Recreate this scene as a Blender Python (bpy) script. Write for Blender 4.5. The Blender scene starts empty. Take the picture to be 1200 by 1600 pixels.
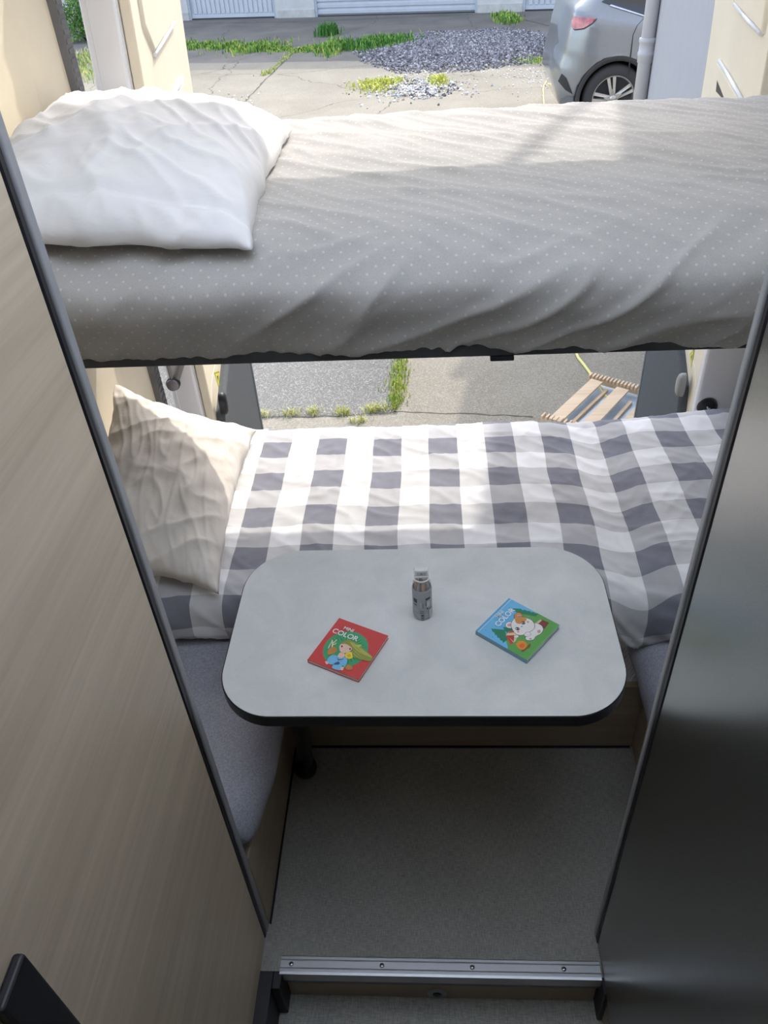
import bpy, bmesh, math, random
import numpy as np
from mathutils import Vector, Matrix, noise
random.seed(7)
C = bpy.data.collections.new('scene') if False else bpy.context.scene.collection
scene = bpy.context.scene
PI = math.pi

# ------------------------------------------------------------------ camera
cd = bpy.data.cameras.new('camera'); cam = bpy.data.objects.new('camera', cd); C.objects.link(cam)
cd.sensor_fit = 'HORIZONTAL'; cd.sensor_width = 36.0; cd.lens = 36.0*1220.0/1200.0
cd.clip_start = 0.02; cd.clip_end = 200
cam.matrix_world = Matrix(((0.997789, 0.018301, 0.063892, 0.000000), (0.038191, 0.628886, -0.776559, 0.000000), (-0.054393, 0.777282, 0.626796, 1.850000), (0, 0, 0, 1)))
scene.camera = cam
# ------------------------------------------------------------------ sky and sun
SUN = Vector((0.50, 1.0, 1.15)).normalized()
w = bpy.data.worlds.new('sky'); scene.world = w; w.use_nodes = True
nt = w.node_tree; nt.nodes.clear()
sky = nt.nodes.new('ShaderNodeTexSky'); sky.sky_type = 'NISHITA'; sky.sun_disc = False
sky.sun_elevation = math.asin(SUN.z); sky.sun_rotation = math.atan2(SUN.x, SUN.y)
sky.air_density = 1.0; sky.dust_density = 2.5; sky.ozone_density = 1.0
bg = nt.nodes.new('ShaderNodeBackground'); bg.inputs['Strength'].default_value = 0.60
wo = nt.nodes.new('ShaderNodeOutputWorld')
hs = nt.nodes.new('ShaderNodeHueSaturation'); hs.inputs['Saturation'].default_value = 0.62
nt.links.new(sky.outputs[0], hs.inputs['Color']); nt.links.new(hs.outputs[0], bg.inputs[0]); nt.links.new(bg.outputs[0], wo.inputs[0])
sl = bpy.data.lights.new('sun', 'SUN'); sl.energy = 2.5; sl.angle = 0.012; sl.color = (1.0, 0.94, 0.84)
so = bpy.data.objects.new('sun', sl); C.objects.link(so)
so.rotation_euler = (-SUN).to_track_quat('-Z', 'Y').to_euler()
vs = scene.view_settings
vs.view_transform = 'Standard'; vs.look = 'None'; vs.gamma = 1.0; vs.use_curve_mapping = False
vs.exposure = 0.10

# ------------------------------------------------------------------ helpers
def obj(name, bm, mats, parent=None, smooth=False, autosmooth=None):
    me = bpy.data.meshes.new(name); 
    bmesh.ops.recalc_face_normals(bm, faces=bm.faces)
    bm.to_mesh(me); bm.free()
    if not isinstance(mats, (list, tuple)): mats = [mats]
    for m in mats: me.materials.append(m)
    if smooth:
        for p in me.polygons: p.use_smooth = True
    o = bpy.data.objects.new(name, me); C.objects.link(o)
    if parent: o.parent = parent
    return o
def thing(name, label, cat, loc=(0, 0, 0), group=None):
    o = bpy.data.objects.new(name, None); C.objects.link(o); o.location = loc
    o['label'] = label; o['category'] = cat
    o.empty_display_size = .05
    if group: o['group'] = group
    return o
def tag(o, label, cat, group=None, kind=None):
    o['label'] = label; o['category'] = cat
    if group: o['group'] = group
    if kind: o['kind'] = kind
    return o
def struct(o): o['kind'] = 'structure'; return o
def localise(root):
    # parts are modelled in world coordinates; shift them under the root's base point
    for ch in root.children:
        ch.matrix_parent_inverse = Matrix.Translation(-Vector(root.location))
    return root
def bevelled(o, wd=.004, seg=2):
    m = o.modifiers.new('bevel', 'BEVEL'); m.width = wd; m.segments = seg; m.limit_method = 'ANGLE'; m.angle_limit = .6
    return o
def add_box(bm, x0, x1, y0, y1, z0, z1, mi=0, M=None):
    vs_ = [Vector(p) for p in ((x0,y0,z0),(x1,y0,z0),(x1,y1,z0),(x0,y1,z0),(x0,y0,z1),(x1,y0,z1),(x1,y1,z1),(x0,y1,z1))]
    if M: vs_ = [M @ v for v in vs_]
    v = [bm.verts.new(p) for p in vs_]
    for f in ((0,3,2,1),(4,5,6,7),(0,1,5,4),(1,2,6,5),(2,3,7,6),(3,0,4,7)):
        fc = bm.faces.new([v[i] for i in f]); fc.material_index = mi
    return v
def box(*a, **k):
    bm = bmesh.new(); add_box(bm, *a, **k); return bm
def add_prism(bm, pts, axis, a, b, mi=0):
    # pts 2D polygon extruded along axis (0,1,2) from a to b
    def P(p, t):
        if axis == 0: return (t, p[0], p[1])
        if axis == 1: return (p[0], t, p[1])
        return (p[0], p[1], t)
    A = [bm.verts.new(P(p, a)) for p in pts]; B = [bm.verts.new(P(p, b)) for p in pts]
    n = len(pts)
    f = bm.faces.new(A); f.material_index = mi
    f = bm.faces.new(B[::-1]); f.material_index = mi
    for i in range(n):
        f = bm.faces.new((A[i], A[(i+1) % n], B[(i+1) % n], B[i])); f.material_index = mi
def prism(pts, axis, a, b):
    bm = bmesh.new(); add_prism(bm, pts, axis, a, b); return bm
def add_tube(bm, pts, r, n=12, mi=0, caps=True):
    pts = [Vector(p) for p in pts]; rings = []
    rr = r if isinstance(r, (list, tuple)) else [r]*len(pts)
    up = Vector((0, 0, 1))
    for i, p in enumerate(pts):
        d = (pts[min(i+1, len(pts)-1)] - pts[max(i-1, 0)]).normalized()
        a = d.cross(up)
        if a.length < .05: a = d.cross(Vector((1, 0, 0)))
        a.normalize(); b = d.cross(a).normalized()
        rings.append([bm.verts.new(p + (a*math.cos(2*PI*k/n) + b*math.sin(2*PI*k/n))*rr[i]) for k in range(n)])
    for i in range(len(pts)-1):
        for k in range(n):
            f = bm.faces.new((rings[i][k], rings[i][(k+1) % n], rings[i+1][(k+1) % n], rings[i+1][k])); f.material_index = mi; f.smooth = True
    if caps:
        f = bm.faces.new(rings[0]); f.material_index = mi
        f = bm.faces.new(rings[-1][::-1]); f.material_index = mi
def tube(pts, r, n=12):
    bm = bmesh.new(); add_tube(bm, pts, r, n); return bm
def add_lathe(bm, prof, centre, axis='z', n=32, mi=0, M=None):
    # prof list of (radius, height)
    rings = []
    for r, h in prof:
        ring = []
        for k in range(n):
            a = 2*PI*k/n; c, s = math.cos(a)*r, math.sin(a)*r
            p = Vector((c, s, h)) if axis == 'z' else (Vector((c, h, s)) if axis == 'y' else Vector((h, c, s)))
            if M: p = M @ p
            ring.append(bm.verts.new(p + Vector(centre)))
        rings.append(ring)
    for i in range(len(rings)-1):
        for k in range(n):
            f = bm.faces.new((rings[i][k], rings[i][(k+1) % n], rings[i+1][(k+1) % n], rings[i+1][k])); f.material_index = mi; f.smooth = True
def fbm(p, o=3):
    s = 0; a = 1; t = 0
    for i in range(o):
        s += a*noise.noise(p); t += a; a *= .5; p = p*2.03 + Vector((3.1, 1.7, 5.3))
    return s/t
def smooth_path(P, n):
    # Catmull-Rom through 2D/3D points, resampled to n points of even arc length
    P = [Vector(p) for p in P]; out = []
    for i in range(len(P)-1):
        p0 = P[max(i-1, 0)]; p1 = P[i]; p2 = P[i+1]; p3 = P[min(i+2, len(P)-1)]
        for k in range(12):
            t = k/12
            out.append(.5*((2*p1) + (p2-p0)*t + (2*p0-5*p1+4*p2-p3)*t*t + (3*p1-p0-3*p2+p3)*t**3))
    out.append(P[-1])
    L = [0]
    for i in range(1, len(out)): L.append(L[-1] + (out[i]-out[i-1]).length)
    res = []; j = 0
    for k in range(n):
        s = L[-1]*k/(n-1)
        while j < len(L)-2 and L[j+1] < s: j += 1
        t = (s-L[j])/max(L[j+1]-L[j], 1e-9); res.append(out[j].lerp(out[j+1], min(1, t)))
    return res, L[-1]
def sstep(a, b, x):
    t = max(0, min(1, (x-a)/(b-a))); return t*t*(3-2*t)

# ------------------------------------------------------------------ materials
MATS = {}
class NG:
    def __init__(s, name):
        s.m = bpy.data.materials.new(name); s.m.use_nodes = True; s.t = s.m.node_tree
        s.p = s.t.nodes['Principled BSDF']
    def n(s, typ, **k):
        nd = s.t.nodes.new(typ)
        for a, b in k.items():
            if a.startswith('i_'): nd.inputs[a[2:]].default_value = b
            else: setattr(nd, a, b)
        return nd
    def l(s, a, b): s.t.links.new(a, b)
    def math(s, op, a, b=None, c=None):
        nd = s.t.nodes.new('ShaderNodeMath'); nd.operation = op
        for i, v in enumerate((a, b, c)):
            if v is None: continue
            if isinstance(v, (int, float)): nd.inputs[i].default_value = v
            else: s.l(v, nd.inputs[i])
        return nd.outputs[0]
    def mix(s, f, a, b):
        nd = s.t.nodes.new('ShaderNodeMix'); nd.data_type = 'RGBA'
        for i, v in ((0, f), (6, a), (7, b)):
            if isinstance(v, (int, float)): nd.inputs[i].default_value = v
            elif isinstance(v, tuple): nd.inputs[i].default_value = v if len(v) == 4 else v + (1,)
            else: s.l(v, nd.inputs[i])
        return nd.outputs[2]
    def coords(s, scale=(1, 1, 1), rot=(0, 0, 0), kind='Object'):
        tc = s.n('ShaderNodeTexCoord'); mp = s.n('ShaderNodeMapping')
        mp.inputs['Scale'].default_value = scale; mp.inputs['Rotation'].default_value = rot
        s.l(tc.outputs[kind], mp.inputs[0]); return mp.outputs[0]
    def noise(s, vec, scale, detail=3, rough=.5, dist=0):
        nd = s.n('ShaderNodeTexNoise'); nd.inputs['Scale'].default_value = scale; nd.inputs['Detail'].default_value = detail
        nd.inputs['Roughness'].default_value = rough; nd.inputs['Distortion'].default_value = dist
        s.l(vec, nd.inputs['Vector']); return nd.outputs[0]
    def ramp(s, f, a, b):
        nd = s.n('ShaderNodeMapRange'); nd.inputs[1].default_value = a; nd.inputs[2].default_value = b
        s.l(f, nd.inputs[0]); return nd.outputs[0]
    def bump(s, h, strength=.3, dist=.002):
        b = s.n('ShaderNodeBump'); b.inputs['Strength'].default_value = strength; b.inputs['Distance'].default_value = dist
        s.l(h, b.inputs['Height']); s.l(b.outputs[0], s.p.inputs['Normal'])
    def col(s, c):
        if isinstance(c, tuple): s.p.inputs['Base Color'].default_value = c if len(c) == 4 else c + (1,)
        else: s.l(c, s.p.inputs['Base Color'])
        return s
    def rough(s, r):
        if isinstance(r, (int, float)): s.p.inputs['Roughness'].default_value = r
        else: s.l(r, s.p.inputs['Roughness'])
        return s
def simple(name, col, rough=.5, metal=0, var=.12, scale=25, stretch=(1, 1, 1), bump=0, bumpd=.001, spec=.5, coat=0):
    g = NG(name); v = g.coords(stretch); nf = g.noise(v, scale, 4, .6)
    lo = tuple(c*(1-var) for c in col); hi = tuple(min(1, c*(1+var)) for c in col)
    g.col(g.mix(g.ramp(nf, .3, .7), lo, hi)); g.rough(rough)
    g.p.inputs['Metallic'].default_value = metal; g.p.inputs['Specular IOR Level'].default_value = spec
    if coat: g.p.inputs['Coat Weight'].default_value = coat; g.p.inputs['Coat Roughness'].default_value = .05
    if bump: g.bump(nf, bump, bumpd)
    return g.m
def fabric(name, colfn, rough=.9, weave=900, crease=.35, sheen=.15):
    g = NG(name); v = g.coords()
    g.col(colfn(g)); g.rough(rough)
    c1 = g.noise(g.coords((7, 16, 16), (0, .3, .5)), 1.3, 4, .5, .8)
    c2 = g.noise(v, weave, 1)
    h = g.math('ADD', g.math('MULTIPLY', c1, 1.0), g.math('MULTIPLY', c2, .05))
    g.bump(h, crease, .008)
    g.p.inputs['Sheen Weight'].default_value = sheen
    g.p.inputs['Specular IOR Level'].default_value = .2
    return g.m
# ---- material library
def wood(name, col, dark, rough=.42, axis='z', scale=1.0, spec=.5):
    g = NG(name)
    sc = {'z': (26, 26, 1.1), 'x': (1.1, 26, 26), 'y': (26, 1.1, 26)}[axis]
    sc2 = {'z': (140, 140, 4), 'x': (4, 140, 140), 'y': (140, 4, 140)}[axis]
    a = g.noise(g.coords(tuple(c*scale for c in sc)), 1.0, 5, .6, .6); b = g.noise(g.coords(tuple(c*scale for c in sc2)), 1.0, 3, .6)
    m = g.math('ADD', g.math('MULTIPLY', a, .65), g.math('MULTIPLY', b, .35))
    g.col(g.mix(g.ramp(m, .36, .64), dark, col)); g.rough(rough); g.p.inputs['Specular IOR Level'].default_value = spec
    return g.m
M = {}
M['oak'] = wood('pale_oak', (.66, .555, .425), (.515, .425, .315), .45, 'y', .8, spec=.4)
M['oak_x'] = wood('pale_oak_crosswise', (.42, .35, .26), (.33, .265, .19), .5, 'x')
M['oak_y'] = wood('pale_oak_lengthwise', (.42, .35, .26), (.33, .265, .19), .5, 'y')
M['slat_wood'] = wood('raw_pine', (.72, .56, .38), (.55, .40, .25), .6, 'x', .7)
def graphite():
    g = NG('graphite_laminate'); v = g.coords()
    n1 = g.noise(v, 900, 2); n2 = g.noise(v, 3, 2)
    g.col(g.mix(g.ramp(n1, .35, .7), (.27, .277, .27), (.36, .367, .36)))
    g.p.inputs['Metallic'].default_value = .9
    g.rough(g.math('ADD', g.math('MULTIPLY', n1, .06), .23)); g.p.inputs['Specular IOR Level'].default_value = .55
    g.bump(n1, .04, .0005)
    return g.m
M['graphite'] = graphite()
M['black'] = simple('black_rubber', (.010, .010, .014), .45)
M['dark_plastic'] = simple('dark_grey_plastic', (.05, .053, .058), .5)
M['post'] = simple('grey_edge_profile', (.32, .325, .34), .5, 0, .05)
M['seal'] = simple('grey_rubber_seal', (.16, .16, .165), .6)
M['alu'] = simple('brushed_aluminium', (.52, .53, .55), .42, .75, .06, 4, (1, 200, 200))
M['alu_dark'] = simple('grooved_aluminium', (.22, .225, .24), .5, .5)
M['steel'] = simple('satin_steel', (.42, .43, .44), .3, 1.0, .05)
def floor_mat():
    g = NG('woven_vinyl'); a = g.noise(g.coords((700, 60, 60)), 1, 2, .6); b = g.noise(g.coords((60, 700, 60)), 1, 2, .6); c = g.noise(g.coords(), 6, 3)
    m = g.math('ADD', g.math('MULTIPLY', a, .5), g.math('MULTIPLY', b, .5))
    m = g.math('ADD', g.math('MULTIPLY', m, .85), g.math('MULTIPLY', c, .15))
    g.col(g.mix(g.ramp(m, .36, .66), (.20, .195, .178), (.46, .445, .41))); g.rough(.55); g.bump(m, .25, .001); g.p.inputs['Specular IOR Level'].default_value = .35
    return g.m
M['floor'] = floor_mat()
M['cream'] = simple('cream_trim_plastic', (.80, .72, .56), .5, 0, .04, 5)
M['ceiling'] = simple('cream_ceiling_felt', (.70, .67, .60), .9, 0, .05, 60)
M['white_paint'] = simple('white_car_paint', (.80, .80, .82), .25, 0, .02, 3, coat=.4)
def felt(name, a, b, sc=400):
    g = NG(name); n1 = g.noise(g.coords(), sc, 3, .7); g.col(g.mix(g.ramp(n1, .35, .65), a, b)); g.rough(.95); g.bump(n1, .4, .001)
    g.p.inputs['Specular IOR Level'].default_value = .15; return g.m
M['grey_felt'] = felt('grey_door_felt', (.075, .085, .095), (.135, .145, .155))
M['cushion'] = felt('grey_upholstery', (.27, .275, .32), (.41, .415, .47), 260)
M['mattress'] = felt('mattress_ticking', (.45, .45, .45), (.55, .55, .55))
def laminate():
    g = NG('grey_stone_laminate'); v = g.coords()
    a = g.noise(v, 9, 6, .6, .5); b = g.noise(v, 260, 2)
    m = g.math('ADD', g.math('MULTIPLY', a, .8), g.math('MULTIPLY', b, .2))
    g.col(g.mix(g.ramp(m, .35, .65), (.60, .615, .60), (.73, .73, .715))); g.rough(.33); g.p.inputs['Specular IOR Level'].default_value = .5
    return g.m
M['laminate'] = laminate()
def tread():
    g = NG('textured_tray'); tc = g.coords((1, 1, 1), (0, 0, .6)); wv = g.n('ShaderNodeTexWave'); wv.inputs['Scale'].default_value = 42; wv.inputs['Distortion'].default_value = 1.5
    wv.inputs['Detail'].default_value = 1; wv.inputs['Detail Scale'].default_value = 3
    g.l(tc, wv.inputs[0]); g.col(g.mix(wv.outputs[1], (.80, .82, .84), (.95, .96, .97))); g.rough(.35); g.bump(wv.outputs[1], .5, .002); return g.m
M['tray'] = tread()

# ------------------------------------------------------------------ the van's shell
WL, WR, YB = -.875, .995, 2.09
o = struct(obj('floor', box(-.93, 1.05, .69, 2.10, -.03, 0), M['floor']))
o = struct(obj('floor', box(-.46, .42, -1.9, .70, -.17, -.142), M['floor']))
# side walls with the rounded rear pillar
def wall(side):
    s = 1 if side == 'right' else -1
    x0 = WR if s > 0 else WL
    xi = .06 + s*(.06+.80) if False else x0 - s*.025
    prof = [(x0, -1.9), (x0, 1.55), (x0 - s*.004, 1.92), (xi, 2.06), (xi + s*.0, 2.085), (x0 + s*.06, 2.085), (x0 + s*.06, -1.9)]
    bm = bmesh.new(); add_prism(bm, prof, 2, -.1, 2.12)
    return struct(obj('wall_' + side, bm, M['cream']))
wall('left'); wall('right')
HX0, HX1, HY0, HY1 = -.66, .76, .20, 1.22      # unseen roof hatch, added to light the inside
bm = bmesh.new()
for b in ((-.93, 1.05, HY1, 2.085), (-.93, 1.05, -1.9, HY0), (-.93, HX0, HY0, HY1), (HX1, 1.05, HY0, HY1)): add_box(bm, *b, 2.08, 2.12)
struct(obj('ceiling', bm, M['ceiling']))
struct(obj('wall_front', box(-.93, 1.05, -1.94, -1.90, -.2, 2.12), M['cream']))
g = NG('opal_acrylic'); g.t.nodes.remove(g.p); tr = g.n('ShaderNodeBsdfTranslucent'); tr.inputs['Color'].default_value = (.84, .92, 1, 1); dfb = g.n('ShaderNodeBsdfDiffuse'); dfb.inputs['Color'].default_value = (.8, .8, .8, 1)
mx = g.n('ShaderNodeMixShader'); mx.inputs[0].default_value = .95; g.l(dfb.outputs[0], mx.inputs[1]); g.l(tr.outputs[0], mx.inputs[2]); g.l(mx.outputs[0], g.t.nodes['Material Output'].inputs[0])
bm = bmesh.new(); q = [bm.verts.new(p) for p in ((HX0, HY0, 2.11), (HX1, HY0, 2.11), (HX1, HY1, 2.11), (HX0, HY1, 2.11))]; bm.faces.new(q); struct(obj('added_hatch_1', bm, g.m))  # invented translucent pane that spreads sun and sky light into the van
# rubber seals down both sides of the rear opening
for s, x in ((-1, WL), (1, WR)):
    xi = x - s*.02; bm = bmesh.new()
    add_box(bm, min(xi, xi - s*.024), max(xi, xi - s*.024), 2.06, 2.10, -.1, 2.08)
    for k in range(110):
        z = -.08 + k*.0195
        add_box(bm, min(xi - s*.024, xi - s*.027), max(xi - s*.024, xi - s*.027), 2.062, 2.094, z, z+.010)
    struct(bevelled(obj('trim_1' if s < 0 else 'trim_2', bm, M['seal']), .003, 1))
struct(obj('trim_3', box(-.93, 1.05, 2.07, 2.10, 2.02, 2.12), M['dark_plastic']))

# ------------------------------------------------------------------ wardrobe and tall cabinet either side of the aisle
def cabinet(root, xf, s, mat, name_panel):
    # xf = aisle face, s = -1 for left body (extends to -x)
    xb = (WL + .001) if s < 0 else (WR - .001)
    a, b = sorted((xf, xb))
    bevelled(obj(name_panel, box(a, b, -1.85, .7575, 0 if s < 0 else .002, 2.05), mat, root), .002, 1)
    bm = bmesh.new()
    c, d = sorted((xf - s*.0015, xf + s*.03)); add_box(bm, c, d,   .758, .770, .0, 2.05)
    bevelled(obj('black_edge_strip', bm, M['black'], root), .002, 1)
    bm = bmesh.new()
    c, d = sorted((xf - s*.004, xf + s*.05)); add_box(bm, c, d,   .7705, .788 if s < 0 else .783, .0, 2.05)
    bevelled(obj('end_post', bm, M['post'], root), .003, 3)
    return root
t = thing('wardrobe', 'tall pale oak wardrobe side filling the left of the aisle', 'wardrobe', (-.63, .4, 0))
cabinet(t, -.400, -1, M['oak'], 'side_panel')
hb = bmesh.new(); add_box(hb, -.3995, -.387, .244, .294, .60, 1.094)
bevelled(obj('handle', hb, [M['black']], t), .004, 3); bpy.data.objects['handle']['label'] = 'long black pull handle'
localise(t)
t = thing('tall_cabinet', 'tall dark graphite cabinet side filling the right of the aisle', 'cabinet', (.67, .4, 0))
cabinet(t, .343, 1, M['graphite'], 'side_panel')
localise(t)

# ------------------------------------------------------------------ step at the front of the raised floor
t = thing('floor_edge_strip', 'ribbed aluminium nosing screwed along the edge of the raised floor', 'edge strip', (0, .70, 0))
bm = bmesh.new()
pr = [(.683, -.030), (.683, .0035), (.688, .0045), (.6935, .0045), (.695, .003), (.697, .0045), (.7105, .0045), (.712, .003), (.714, .0045), (.719, .0045), (.722, .002), (.722, .0003), (.686, .0003), (.686, -.030)]
add_prism(bm, pr, 0, -.3565, .3395)
obj('nosing', bm, M['alu'], t)
for x in (-.333, -.132, .065, .262):
    bm = bmesh.new(); add_lathe(bm, [(.0001, .0062), (.0035, .0060), (.0052, .0046)], (x, .7038, 0), n=16)
    add_box(bm, x-.0035, x+.0035, .7032, .7044, .0061, .0064, 1); obj('screw', bm, [M['steel'], M['black']], t)
localise(t)
t = thing('step_riser', 'narrow oak step front with a round black latch below the aluminium strip', 'step', (0, .70, -.142))
obj('lip', box(-.352, .338, .687, .70, -.052, -.0305), M['alu_dark'], t)
bevelled(obj('board', box(-.350, .338, .694, .705, -.142, -.053), M['oak_x'], t), .001, 1)
bm = bmesh.new(); add_lathe(bm, [(.0001, -.004), (.010, -.004), (.0125, -.002), (.017, -.005), (.0215, -.004), (.0215, 0)], (-.013, .694, -.112), 'y', 28, M=None)
k = obj('latch', bm, M['steel'], t, True)
bm = bmesh.new(); add_lathe(bm, [(.0001, -.0052), (.0100, -.0048), (.0108, -.002)], (-.013, .694, -.112), 'y', 24); l = obj('latch_button', bm, M['black'], k, True)
localise(t)
for n_, x0, x1 in (('trim_4', -.372, -.3515), ('trim_5', .3395, .352)):
    struct(bevelled(obj(n_, box(x0, x1, .655, .7215, -.142, -.0005), M['black']), .003, 2))
struct(obj('trim_6', box(-.43, -.372, -1.85, .72, -.142, -.0015), M['black']))
struct(obj('trim_7', box(.352, .42, -1.85, .72, -.142, .0015), M['oak_y']))

# ------------------------------------------------------------------ benches
def cushion_mesh(pts_x, y0, y1, ztop, zbot, edge_side, notch=False):
    # soft slab; edge_side +1: free edge at larger x
    x0, x1 = pts_x; nx, ny = 44, 90
    bm = bmesh.new(); rows = []
    prof = []
    # cross profile from far side top, over the free edge, to underside
    r = (ztop-zbot)*.5
    for i in range(nx):
        t = i/(nx-1)
        if t < .62:
            prof.append((t/.62*(1 - r/abs(x1-x0)), 1.0))
        else:
            a = (t-.62)/.38*PI
            prof.append((1 - r/abs(x1-x0) + math.sin(a)*r/abs(x1-x0), math.cos(a)))
    zc = (ztop+zbot)/2
    for j in range(ny):
        v = j/(ny-1); y = y0 + (y1-y0)*v
        endf = math.sqrt(max(0, 1-(1-min(1, v/.045))**2))
        row = []
        for u, h in prof:
            x = (x0 + (x1-x0)*u) if edge_side > 0 else (x1 - (x1-x0)*u)
            if notch and y < .792: x = max(x, -.3935 + (x-x0)*.0)
            z = zc + h*r*(.25+.75*endf)
            q = Vector((x*9, y*7, z*5))
            z += .004*fbm(q)*(1 if h > -.5 else 0)
            ex = max(0, u-.62)/.38
            z += ex*.005*noise.noise(Vector((x*12, y*38+x*60, 0)))
            xx = x + edge_side*(-.012*(1-endf) - .026*max(0, 1-(y-y0)/.28)**2*max(0, (u-.5)*2)) + edge_side*.004*noise.noise(Vector((0, y*11, z*9)))
            row.append(bm.verts.new((xx, y, z)))
        rows.append(row)
    for j in range(ny-1):
        for i in range(nx-1):
            f = bm.faces.new((rows[j][i], rows[j][i+1], rows[j+1][i+1], rows[j+1][i])); f.smooth = True
    for j in range(ny-1):
        f = bm.faces.new((rows[j][0], rows[j+1][0], rows[j+1][-1], rows[j][-1])); f.smooth = False
    bm.faces.new(rows[0]); bm.faces.new(rows[-1][::-1])
    return bm
t = thing('bench_seat', 'left bench with a long smooth grey cushion on an oak plinth', 'bench', (-.63, 1.4, 0))
bevelled(obj('base', box(WL+.030, -.395, .790, 2.05, 0, .300), M['oak_y'], t), .003, 2)
obj('cushion', cushion_mesh((WL+.030, -.350), .792, 2.05, .432, .302, 1), M['cushion'], t)
obj('floor_seal', box(-.395, -.3905, .79, 1.262, 0, .004), M['black'], t)
localise(t)
t = thing('bench_seat', 'right bench with a rounded grey cushion beside the dark cabinet', 'bench', (.76, 1.4, 0))
bevelled(obj('base', box(.521, WR-.030, .790, 2.05, 0, .300), M['oak_y'], t), .003, 2)
obj('cushion', cushion_mesh((.468, WR-.030), .792, 2.05, .434, .302, -1), M['cushion'], t)
localise(t)
# platform at the back of the footwell
t = thing('rear_platform', 'low oak box across the footwell with a pale ribbed tray on top', 'platform', (.06, 1.6, 0))
bevelled(obj('front_board', box(-.394, .520, 1.265, 1.283, 0, .252), M['oak_x'], t), .001, 1)
obj('ribbed_tray', box(-.394, .520, 1.284, 2.05, .215, .236), M['tray'], t)
obj('floor_seal', box(-.39, .515, 1.259, 1.2645, 0, .004), M['black'], t)
localise(t)

# ------------------------------------------------------------------ table
def rrect(x0, x1, y0, y1, rr, n=14):
    P = []
    for cx, cy, a0, r in ((x1-rr[0], y0+rr[0], -PI/2, rr[0]), (x1-rr[1], y1-rr[1], 0, rr[1]), (x0+rr[2], y1-rr[2], PI/2, rr[2]), (x0+rr[3], y0+rr[3], PI, rr[3])):
        for k in range(n+1):
            a = a0 + PI/2*k/n; P.append((cx + r*math.cos(a), cy + r*math.sin(a)))
    return P
t = thing('table', 'pale grey laminate table with rounded corners and a black edge', 'table', (-.03, 1.07, 0))
P = rrect(-.4085, .3495, .834, 1.300, (.105, .115, .115, .10))
P = [(x, y + .022*((x+.03)/.38)**2 * (1 if y < 1.0 else -.5)) for x, y in P]
def inset(P, d):
    cx = sum(p[0] for p in P)/len(P); cy = sum(p[1] for p in P)/len(P); out = []
    n = len(P)
    for i in range(n):
        a = Vector(P[i-1]); b = Vector(P[(i+1) % n]); tn = (b-a).normalized(); nn = Vector((-tn.y, tn.x)); out.append((P[i][0]+nn.x*d, P[i][1]+nn.y*d))
    return out
PI_ = inset(P, .0022)
bm = bmesh.new(); add_prism(bm, PI_, 2, .675, .7004); obj('tabletop', bm, M['laminate'], t)
bm = bmesh.new()
n = len(P); loops = []
for pp, z in ((PI_, .6995), (inset(P, .0012), .6995), (P, .6983), (P, .6735), (inset(P, .001), .6722), (inset(P, .004), .6722)):
    loops.append([bm.verts.new((x, y, z)) for x, y in pp])
for a, b in zip(loops, loops[1:]):
    for i in range(n):
        f = bm.faces.new((a[i], a[(i+1) % n], b[(i+1) % n], b[i])); f.smooth = False
obj('edge_band', bm, M['black'], t)
leg = obj('leg', tube([(-.356, 1.19, .012), (-.318, 1.19, .674)], .0205, 24), M['steel'], t)
bm = bmesh.new(); add_lathe(bm, [(.0001, 0), (.029, 0), (.031, .012), (.028, .028), (.0215, .036)], (-.357, 1.19, 0), n=28); obj('rubber_foot', bm, M['black'], leg, True)
obj('leg_plate', box(-.355, -.285, 1.155, 1.225, .668, .675), M['black'], t)
localise(t)
# ------------------------------------------------------------------ bedding
def uvsheet(name, pathfn, x0, x1, nx, ny, mat, disp, parent=None, thick=.012):
    """cloth lying along a cross-section path; UVs are metres of cloth"""
    bm = bmesh.new(); uvl = bm.loops.layers.uv.new('cloth')
    rows = []; uv = {}
    for i in range(nx):
        x = x0 + (x1-x0)*i/(nx-1)
        pts, L = smooth_path(pathfn(x), ny); row = []
        for j in range(ny):
            p = pts[j]; a = pts[max(0, j-1)]; b = pts[min(ny-1, j+1)]
            tn = (b-a).normalized(); nrm = Vector((0, -tn[1], tn[0])) if True else None
            # path goes front-bottom -> top -> far; outward normal is to its left
            nrm = Vector((0, -tn.y, tn.x))
            s = L*j/(ny-1)
            dv = disp(x, s, L, p)
            q = Vector((x + dv[1], p.x, p.y)) + nrm*dv[0]
            v = bm.verts.new(q); uv[v] = (x, s); row.append(v)
        rows.append(row)
    for i in range(nx-1):
        for j in range(ny-1):
            f = bm.faces.new((rows[i][j], rows[i+1][j], rows[i+1][j+1], rows[i][j+1])); f.smooth = True
            for lp in f.loops: lp[uvl].uv = uv[lp.vert]
    me = bpy.data.meshes.new(name); bm.to_mesh(me); bm.free()
    me.materials.append(mat); o = bpy.data.objects.new(name, me); C.objects.link(o)
    if parent: o.parent = parent
    m = o.modifiers.new('thickness', 'SOLIDIFY'); m.thickness = thick; m.offset = -1
    return o
def ridge(v): return 1 - abs(v)*2.2
def cloth_uv(g):
    u = g.n('ShaderNodeUVMap', uv_map='cloth'); s = g.n('ShaderNodeSeparateXYZ'); g.l(u.outputs[0], s.inputs[0]); return s.outputs[0], s.outputs[1]
def dots(g):
    U, V = cloth_uv(g)
    k = 2*PI/.029
    a = g.math('COSINE', g.math('MULTIPLY', g.math('ADD', U, V), k)); b = g.math('COSINE', g.math('MULTIPLY', g.math('SUBTRACT', U, V), k))
    d = g.ramp(g.math('ADD', a, b), 1.68, 1.84)
    n = g.noise(g.coords(), 500, 2)
    base = g.mix(g.ramp(n, .3, .7), (.38, .365, .345), (.44, .425, .405))
    return g.mix(d, base, (.53, .52, .49))
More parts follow.
